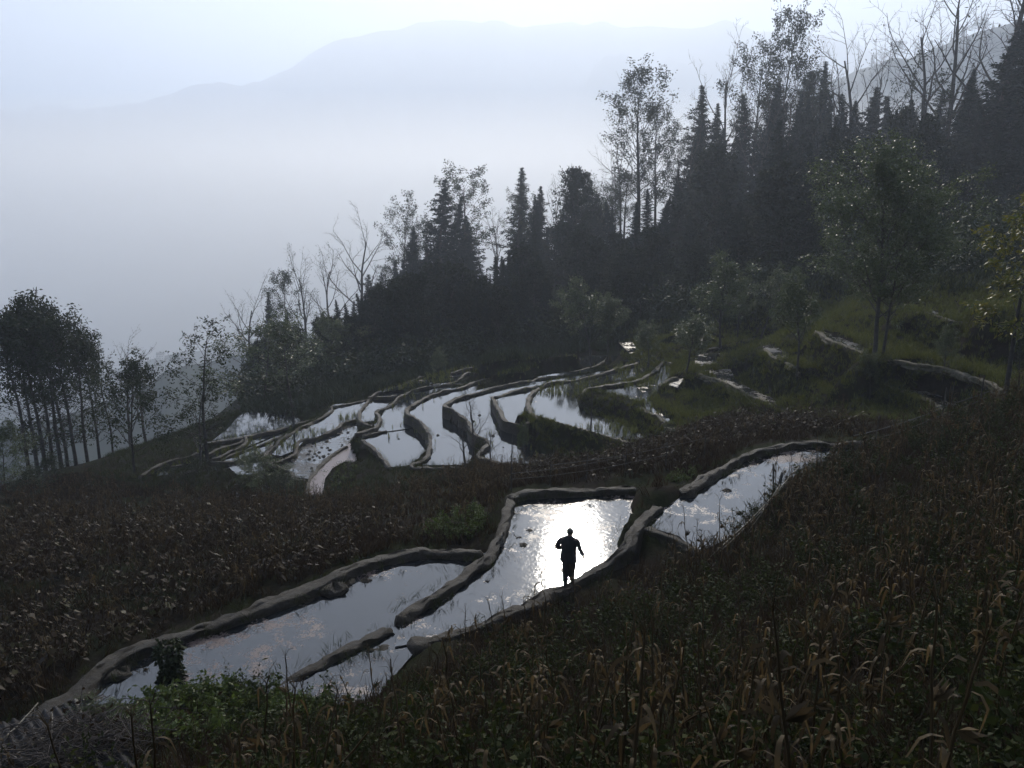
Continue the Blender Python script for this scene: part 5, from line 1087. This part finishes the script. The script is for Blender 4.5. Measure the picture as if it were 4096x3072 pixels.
loft(jk, [((-.01, -.01, .72), .215, .15), ((-.01, -.01, .8), .212, .148), ((-.005, -.01, .95), .192, .135), ((0, -.01, 1.08), .185, .13), ((0, -.015, 1.22), .2, .13), ((0, -.015, 1.33), .215, .125), ((0, -.012, 1.385), .195, .11), ((0, -.005, 1.43), .125, .085), ((.003, 0, 1.46), .075, .075), ((.004, 0, 1.485), .07, .072)])
tube(jk, spline([(-.17, -.01, 1.375), (-.235, -.03, 1.27), (-.285, -.06, 1.13), (-.24, .04, 1.07), (-.195, .12, 1.025)], .03), .062, 12, False)
tube(jk, spline([(.17, -.01, 1.375), (.22, 0, 1.27), (.255, 0, 1.13), (.295, .015, 1.02), (.33, .03, .915)], .03), .058, 12, False)
jk.build("jacket", M["cloth"], man, True)
tr = MB()
for s, kn, an in ((-1, (-.075, .03, .5), (-.065, -.06, .09)), (1, (.07, .07, .5), (.06, .11, .09))):
    tube(tr, spline([(s * .07, -.01, .9), (s * .085, 0, .8), kn, an], .04), np.linspace(.112, .068, len(spline([(s * .07, -.01, .9), (s * .085, 0, .8), kn, an], .04))), 14, True)
tr.build("trousers", M["trouser"], man, True)
for s, an in ((-1, (-.065, -.06, .09)), (1, (.06, .11, .09))):
    b = MB(); loft(b, [((an[0] + s * .01, an[1] + .05, 0), .045, .13), ((an[0] + s * .01, an[1] + .05, .03), .047, .132), ((an[0] + s * .008, an[1] + .03, .075), .042, .1), ((an[0], an[1], .12), .04, .05)]); b.build("shoe", M["shoe"], man, True)
hb = MB(); u, v = np.meshgrid(np.linspace(0, 2 * math.pi, 25), np.linspace(0, math.pi * .62, 12)); tilt = .38
hx, hy, hz = .083 * np.sin(v) * np.cos(u), .098 * np.sin(v) * np.sin(u), .098 * np.cos(v)
hv = np.stack([.018 + hx, .012 + hy * math.cos(tilt) - hz * math.sin(tilt), 1.595 + hz * math.cos(tilt) + hy * math.sin(tilt)], -1) * 1.0
k = np.arange(11)[:, None] * 25 + np.arange(24)[None]; hb.add(hv.reshape(-1, 3), np.stack([k, k + 25, k + 26, k + 1], -1).reshape(-1, 4)); hb.build("hair", M["hair"], man, True)

# ---- bamboo poles, posts and fences
M["pole"] = simple("pole_bamboo", [(.3, (.06, .05, .035)), (.7, (.16, .14, .1))], 4, .55, .35, .2)
def gz(P, h=0.): return np.array([P[0], P[1], float(ground_z(P[0], P[1])) + h])
def pole(a, b, r, name, label, cat, group=None, parent=None, mat="pole", r2=None):
    mb = MB(); t = np.linspace(0, 1, 9)[:, None]; a, b = np.array(a), np.array(b); L = np.linalg.norm(b - a)
    P = a * (1 - t) + b * t; P[:, 2] += -.02 * L * np.sin(t[:, 0] * math.pi) + np.random.default_rng(int(L * 1e4)).normal(size=9) * .006; tube(mb, P, np.linspace(r, r2 or r * .7, 9), 6)
    o = mb.build(name, M[mat], parent, True)
    if parent is None: tag(o, label, cat, group)
    return o
GP = "bamboo poles lying by the upper pond"
A1, B1 = at_z(3195, 1868, 1.9), at_z(2840, 2228, 1.15)
pole(A1, B1, .024, "bamboo_pole", "thickest pale bamboo pole lying along the upper pond's corn edge", "pole", GP)
pole(at_z(3150, 1925, 1.6), at_z(2870, 2215, 1.05), .02, "bamboo_pole", "thinner bamboo pole just below the thickest one at the upper pond", "pole", GP)
pole(at_z(3120, 1940, 1.75), at_z(2990, 2130, .95), .022, "bamboo_pole", "shortest bamboo pole leaning across the other two at the upper pond", "pole", GP)
pole(gz(at_z(3098, 1985, 1.0)) - [0, 0, .2], at_y(3093, 1856, gz(at_z(3098, 1985, 1.0))[1]), .03, "wooden_post", "thin upright dark stake rising from the bamboo poles by the upper pond", "post", None, None, "bark", .026)
pole(gz(at_z(3098, 1990, 1.0)) - [0, 0, .1], at_y(3130, 1890, gz(at_z(3098, 1990, 1.0))[1]), .055, "cut_trunk", "stout sawn-off branch leaning beside the upright stake", "branch", None, None, "bark_pale", .05)
fz = empty("bamboo_fence", gz(at_z(2300, 1905, -.5))); tag(fz, "low bamboo rail fence in the dry crop behind the glittering pond", "fence")
Fp = [gz(at_y(u, 1900, 29.5)) for u in (2045, 2200, 2345, 2500, 2660, 2810)]
inv = np.array(fz.location)
for p in Fp: pole(p - inv - [0, 0, .2], p - inv + [0.03, 0, 1.15], .028, "post", "", "", parent=fz, mat="bark")
for h, (u0, u1) in ((.55, (0, 4)), (.95, (1, 5)), (.8, (0, 3))):
    pole(Fp[u0] - inv + [0, -.05, h], Fp[u1] - inv + [0, -.05, h + .1], .013, "rail", "", "", parent=fz, mat="bark_pale")
fq = empty("pole_fence", gz(at_z(3600, 1710, 1.2))); tag(fq, "rough pole fence at the head of the weedy slope past the upper pond", "fence"); inv = np.array(fq.location)
base = [at_z(*p) for p in [(3440, 1800, .9), (3560, 1760, 1.1), (3760, 1720, 1.4), (3905, 1700, 1.9)]]
for p, h in zip(base, (.9, 1.0, 1.3, 1.5)):
    p = gz(p); pole(p - inv - [0, 0, .2], p - inv + [.04, 0, h], .035, "post", "", "", parent=fq, mat="bark")
for i in range(3):
    a, b = gz(base[i]), gz(base[i + 1]); pole(a - inv + [-.3, 0, .55 + .1 * i], b - inv + [.3, 0, .9], .022, "rail", "", "", parent=fq, mat="bark_pale")
    pole(a - inv + [-.2, -.06, .35], b - inv + [.2, -.06, .5 + .1 * i], .018, "rail", "", "", parent=fq, mat="bark_pale")
for (u, v, h, lab) in [(3495, 1790, 1.3, "leaning stake with a cut top near the rough pole fence"), (2042, 1955, 2.4, "tall thin stake at the corner of the glittering pond's far bund"), (3768, 1640, 1.3, "short pale-topped stake on the earth terrace behind the rough fence"), (3796, 1650, 1.7, "taller bare stake on the earth terrace behind the rough fence")]:
    p = gz(at_z(u, v, float(hit(u, v)[2]))); pole(p - [0, 0, .2], p + [.08, 0, h], .026, "stake", lab, "stake", "stakes standing in the fields", None, "bark")

# ---- bare shrubs among the middle terraces
GB = "bare shrubs by the middle terraces"
for kd, v, bx, by, ty, wd, lab in [("bare", 0, 1895, 1835, 1605, 1.1, "bare twiggy shrub with upright rods before the serpentine bund"), ("bare", 2, 1860, 1868, 1690, 1.5, "low bare shrub leaning over the pond foot before the serpentine bund"), ("bare", 1, 2362, 1722, 1545, 1.2, "bare forked shrub on the bund below the stubble pond"), ("bare", 0, 1960, 1850, 1725, 1.6, "small spread bare shrub right beside the upright-rod shrub")]:
    B = hit(bx, by, 20, 90); T = at_y(bx, ty, B[1]); put_tree(kd, v, B[0], B[1], T[2] - B[2], lab, "bare_shrub", "shrub", GB, wd)
B = hit(2082, 1860, 20, 90); put_tree("glossy", 1, B[0], B[1], 2.2, "single leafy green plant beside a thin stake at the pond foot", "leafy_plant", "plant", None, .6)
# ---- bushes
GU = "bushes on the low side of the dry field"
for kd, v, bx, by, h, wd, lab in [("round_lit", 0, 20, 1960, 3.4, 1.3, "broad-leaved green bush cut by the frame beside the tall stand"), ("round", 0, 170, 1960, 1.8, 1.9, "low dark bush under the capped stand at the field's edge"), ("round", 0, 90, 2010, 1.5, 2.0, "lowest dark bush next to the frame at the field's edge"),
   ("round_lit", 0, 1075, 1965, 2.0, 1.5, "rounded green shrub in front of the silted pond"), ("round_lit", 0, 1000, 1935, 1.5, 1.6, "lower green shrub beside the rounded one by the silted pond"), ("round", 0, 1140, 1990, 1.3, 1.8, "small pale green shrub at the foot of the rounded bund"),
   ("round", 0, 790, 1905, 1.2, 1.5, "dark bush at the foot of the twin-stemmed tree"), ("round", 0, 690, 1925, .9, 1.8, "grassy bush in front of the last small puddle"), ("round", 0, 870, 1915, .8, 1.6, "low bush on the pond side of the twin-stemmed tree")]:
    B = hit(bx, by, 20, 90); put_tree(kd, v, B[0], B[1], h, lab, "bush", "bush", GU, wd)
# ---- creeper-covered stump
P = gz(hit(690, 2745)); st = empty("vine_covered_stump", P); tag(st, "leafy creeper-covered stump standing at the edge of the lower pond", "stump"); rng = np.random.default_rng(7)
b = MB(); tube(b, [(0, 0, -.2), (.02, 0, .5), (.0, .02, 1.0)], [.14, .12, .1], 8); b.build("stump", M["bark"], st, True)
b = MB(); n = 900; a = rng.uniform(0, 6.28, n); z = rng.uniform(.0, 1.12, n); r_ = .2 + rng.uniform(-.08, .07, n) + .05 * np.sin(z * 9); c = np.stack([np.cos(a) * r_, np.sin(a) * r_, z], -1)
leaves(b, rng, c, np.stack([np.cos(a), np.sin(a), -.8 + 0 * a], -1) + rng.normal(size=(n, 3)) * .5, .11, .08); b.build("creeper", M["broad"], st)
# ---- shed with corrugated roof, brushwood and poles on it
M["sheet"] = simple("fibre_cement", [(.3, (.022, .02, .02)), (.7, (.06, .055, .052))], 2, .9, .15, .4)
M["wood"] = simple("shed_wood", [(.3, (.03, .025, .02)), (.7, (.07, .058, .045))], 4, .9, .2, .4)
c0, c1, c2, c3 = [at_z(*p) for p in [(-220, 2960, 1.95), (330, 2800, 1.95), (560, 3060, 2.75), (-120, 3330, 2.75)]]
sh = empty("shed", gz((c0 + c1 + c2 + c3) / 4)); inv = np.array(sh.location); tag(sh, "low shed with a grey corrugated roof, half under brushwood", "shed")
nu, nv = 150, 6; u, v = np.meshgrid(np.linspace(0, 1, nu), np.linspace(0, 1, nv)); u, v = u[..., None], v[..., None]
G = (c0 * (1 - u) + c1 * u) * (1 - v) + (c3 * (1 - u) + c2 * u) * v; G[..., 2] += .04 * np.sin(u[..., 0] * 2 * math.pi * 13)
mb = MB(); k = np.arange(nv - 1)[:, None] * nu + np.arange(nu - 1)[None]; q = np.stack([k, k + 1, k + nu + 1, k + nu], -1).reshape(-1, 4)
mb.add((G - inv).reshape(-1, 3), q); mb.add((G - inv - [0, 0, .025]).reshape(-1, 3), q[:, ::-1]); mb.build("roof", M["sheet"], sh, True)
for cc in (c0, c1, c2, c3):
    p = (cc - (c0 + c1 + c2 + c3) / 4) * .85 + (c0 + c1 + c2 + c3) / 4; g0 = float(ground_z(p[0], p[1])); pole(np.array([p[0], p[1], g0 - .2]) - inv, np.array([p[0], p[1], cc[2] - .06]) - inv, .05, "post", "", "", parent=sh, mat="wood")
mb = MB(); e = c1 - c0; mid = (c0 + c1) / 2; gzv = min(float(ground_z(c0[0], c0[1])), float(ground_z(c1[0], c1[1]))) - .2
dn = (c3 - c0) * .08; ang = math.atan2(e[1], e[0]); boxm(mb, np.array([mid[0] + dn[0], mid[1] + dn[1], (gzv + 1.85) / 2]) - inv, (np.linalg.norm(e[:2]) * .86, .05, 1.85 - gzv), [[math.cos(ang), -math.sin(ang), 0], [math.sin(ang), math.cos(ang), 0], [0, 0, 1]]); mb.build("wall", M["wood"], sh)
def onroof(px, py, h=.07):
    nn = np.cross(c1 - c0, c3 - c0); d = ray(px, py); o = np.array([0, 0, CAM_Z]); t = np.dot(c0 - o, nn) / np.dot(d, nn); return o + d * t + [0, 0, h]
GR = "loose poles thrown over the shed roof"
for a_, b_, r_, lab in [((10, 2975), (155, 2833), .018, "pale thin pole slanting across the shed roof's upper corner"), ((210, 2850), (206, 3085), .016, "short pale pole pointing down the shed roof"), ((20, 3065), (375, 2828), .022, "longest pole lying diagonally over the shed roof and brushwood"), ((-60, 2970), (140, 3090), .02, "pole crossing the bottom corner of the shed roof"), ((305, 2815), (330, 2880), .035, "stubby forked branch standing at the shed roof edge")]:
    pole(onroof(*a_), onroof(*b_, .11), r_, "roof_pole", lab, "pole", GR)
br = empty("brushwood_pile", onroof(300, 3010)); tag(br, "tangled pile of thin brushwood heaped on the shed roof", "brushwood"); inv = np.array(br.location); rng = np.random.default_rng(4); mb = MB()
for k in range(420):
    c = np.array([np.clip(rng.normal() * .6, -1.2, 1.2), np.clip(rng.normal() * .4, -.8, .8), abs(rng.normal()) * .16 + .05]); c[2] += (c2[2] - c0[2]) / np.linalg.norm((c2 - c1)[:2]) * -c[1] * .8; d = rng.normal(size=3) * [1, .7, .18]; d = d / np.linalg.norm(d); L = rng.uniform(.3, .9); w_ = rng.normal(size=3) * .07
    tube(mb, [c - d * L / 2, c + w_, c + d * L / 2], [.009, .007, .003], 3, False)
mb.build("sticks", M["twig"], br)
mb = MB(); n = 160; leaves(mb, rng, rng.normal(size=(n, 3)) * [.8, .5, .12] + [0, 0, .2], rng.normal(size=(n, 3)), .12, .05); mb.build("dead_leaves", M["brown"], br)
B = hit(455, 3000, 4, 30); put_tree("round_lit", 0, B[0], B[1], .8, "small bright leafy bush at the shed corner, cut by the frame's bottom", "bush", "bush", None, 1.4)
# ---- crumpled plastic sheet on the dark mound
P = hit(1990, 1413, 50, 110); r = empty("plastic_sheet", P); tag(r, "crumpled pale plastic sheet lying on the dark mound at the forest foot", "plastic sheet"); u, v = np.meshgrid(np.linspace(-1, 1, 26), np.linspace(-1, 1, 16)); M["plastic"] = simple("plastic", [(.3, (.3, .36, .38)), (.7, (.5, .56, .58))], 3, .35, .5, .2)
zz = .32 * np.clip(1 - (u ** 2 + v ** 2) * .8, 0, 1) + fbm(u * 3, v * 3, 3, 3) * .3 + .12; mb = MB(); k = np.arange(15)[:, None] * 26 + np.arange(25)[None]; mb.add(np.stack([u * 1.0 + fbm(u * 2, v * 2, 2, 1) * .4, v * .7, zz], -1).reshape(-1, 3), np.stack([k, k + 1, k + 27, k + 26], -1).reshape(-1, 4)); mb.build("sheet", M["plastic"], r, True)
# ---- hamlet in the valley
M["wall"] = simple("house_wall", [(.3, (.5, .48, .45)), (.7, (.65, .63, .6))], .5, .9, .2, 0); M["roof"] = simple("house_roof", [(.3, (.1, .09, .085)), (.7, (.18, .16, .15))], .5, .8, .3, 0); M["pane"] = simple("window_dark", [(.3, (.02, .022, .025)), (.7, (.04, .042, .045))], 1, .2, .6, 0)
def house_mesh():
    w_, f, g = MB(), MB(), MB(); boxm(w_, (0, 0, 3), (9, 7, 8)); 
    v = [(-5, -4, 6.9), (5, -4, 6.9), (5, 4, 6.9), (-5, 4, 6.9), (-5, 0, 9.6), (5, 0, 9.6)]; f.add(v, [(0, 1, 5, 4), (2, 3, 4, 5), (0, 3, 2, 1)], [(0, 4, 3), (1, 2, 5)])
    for x in (-2.8, 0, 2.8):
        for z in (1.6, 4.6): boxm(g, (x, -3.52, z), (1.3, .1, 1.5))
    return w_.mesh("house_wall", M["wall"]), f.mesh("house_roof", M["roof"]), g.mesh("house_window", M["pane"])
HM = house_mesh(); rng = np.random.default_rng(6); X = to_px(vilC)[0]
for k, (px, off) in enumerate([(480, 20), (560, 4), (590, 30), (650, 2), (670, 18), (740, 8), (800, 24), (880, 3), (905, 16), (950, 6), (520, 50), (700, 46)]):
    i = int(np.argmin(abs(X - px))); p = vilC[i].copy(); o = p[:2] / np.linalg.norm(p[:2]); p[:2] -= o * off; p[2] += vilH[i] - off * .9 - .5
    r = empty("house", p, rng.uniform(-.6, .6), float(rng.uniform(.7, 1.15))); tag(r, "pale house barely showing through the valley mist", "house", "hamlet houses in the misty valley")
    link("wall", HM[0], r); link("roof", HM[1], r); link("window", HM[2], r)
SUN_E = 5; SKY_S = .075; HAZE = .00056; HAZE_C = (.805, .88, 1, 1); HAZE_G = .42; EXPO = 0.5; CLOUD = (5, 5, 5.3, 1); VOLB = 5
MIST = .0018; MIST_C = (1, 1, 1, 1); MIST_Z = 75
# ================================================================== LIGHT AND AIR
_d = ray(2290, 2290); SUN_EL = math.asin(-_d[2] / np.linalg.norm(_d)); SUN_AZ = math.atan2(_d[0], _d[1])
sdir = Vector((math.sin(SUN_AZ) * math.cos(SUN_EL), math.cos(SUN_AZ) * math.cos(SUN_EL), math.sin(SUN_EL)))
sun = bpy.data.lights.new("sun", "SUN"); sun.energy = SUN_E; sun.angle = R_(.6); sun.color = (1, .93, .82)
so = link("sun", sun); so.rotation_euler = sdir.to_track_quat('Z', 'Y').to_euler(); so.location = (0, 0, 60)
w = bpy.data.worlds.new("World"); scene.world = w; w.use_nodes = True
nt = w.node_tree; bg = nt.nodes["Background"]
sky = N(nt, "ShaderNodeTexSky", sky_type='NISHITA'); sky.sun_disc = False
sky.sun_elevation = SUN_EL; sky.sun_rotation = SUN_AZ; sky.altitude = 1600; sky.air_density = 1.0; sky.dust_density = .5; sky.ozone_density = 2.0
tc = N(nt, "ShaderNodeTexCoord"); mp = N(nt, "ShaderNodeMapping"); mp.inputs["Scale"].default_value = (1, 1, 3.2)
nt.links.new(tc.outputs["Generated"], mp.inputs[0])
cl = ramp(nt, noise(nt, mp.outputs[0], 3.2, 7, .6), [(.47, (0, 0, 0)), (.66, (1, 1, 1))])
mx = N(nt, "ShaderNodeMix", data_type="RGBA"); nt.links.new(cl, mx.inputs[0]); nt.links.new(sky.outputs[0], mx.inputs[6])
# thin bright cloud round the hidden sun
dt = N(nt, "ShaderNodeVectorMath", operation="DOT_PRODUCT"); dt.inputs[1].default_value = sdir; nt.links.new(tc.outputs["Generated"], dt.inputs[0])
gl = ramp(nt, dt.outputs["Value"], [(.84, (0, 0, 0)), (.94, (.3, .3, .3)), (.99, (1, 1, 1))])
ml = N(nt, "ShaderNodeMath", operation="MULTIPLY"); nt.links.new(gl, ml.inputs[0])
md = N(nt, "ShaderNodeMath", operation="MULTIPLY_ADD"); md.inputs[1].default_value = .8; md.inputs[2].default_value = .2; nt.links.new(cl, md.inputs[0]); nt.links.new(md.outputs[0], ml.inputs[1])
mul = N(nt, "ShaderNodeMix", data_type="RGBA", blend_type="ADD"); mul.inputs[0].default_value = 1; nt.links.new(sky.outputs[0], mul.inputs[6]); mul.inputs[7].default_value = CLOUD
mx.inputs[0].default_value = 0; nt.links.new(ml.outputs[0], mx.inputs[0])
nt.links.new(mul.outputs[2], mx.inputs[7])
nt.links.new(mx.outputs[2], bg.inputs[0]); bg.inputs[1].default_value = SKY_S

if HAZE > 0:
    m = bpy.data.materials.new("haze_air"); m.use_nodes = True; nt = m.node_tree; nt.nodes.clear()
    v = N(nt, "ShaderNodeVolumePrincipled"); v.inputs["Color"].default_value = HAZE_C; v.inputs["Density"].default_value = HAZE
    v.inputs["Anisotropy"].default_value = HAZE_G
    o = N(nt, "ShaderNodeOutputMaterial"); nt.links.new(v.outputs[0], o.inputs["Volume"])
    mb = MB(); boxm(mb, (0, 2700, 185), (15000, 7000, 1830)); h = mb.build("haze", m); tag(h, "thin bluish morning haze filling the valley", kind="stuff")
    m2 = bpy.data.materials.new("mist"); m2.use_nodes = True; nt = m2.node_tree; nt.nodes.clear()
    v = N(nt, "ShaderNodeVolumePrincipled"); v.inputs["Color"].default_value = MIST_C; v.inputs["Density"].default_value = MIST; v.inputs["Anisotropy"].default_value = .5
    o = N(nt, "ShaderNodeOutputMaterial"); nt.links.new(v.outputs[0], o.inputs["Volume"])
    mb = MB(); boxm(mb, (0, 3100, (MIST_Z - 720) / 2), (13000, 5000, MIST_Z + 720)); h = mb.build("valley_mist", m2); tag(h, "white bank of mist lying in the valley", kind="stuff")
vs = scene.view_settings; vs.view_transform = 'Standard'; vs.look = 'None'; vs.exposure = EXPO; vs.gamma = 1.0
c = scene.cycles
c.use_denoising = True; c.denoiser = 'OPENIMAGEDENOISE'
c.max_bounces = 8; c.diffuse_bounces = 2; c.glossy_bounces = 3; c.transmission_bounces = 3; c.volume_bounces = VOLB
c.sample_clamp_indirect = 6; c.caustics_reflective = False; c.caustics_refractive = False
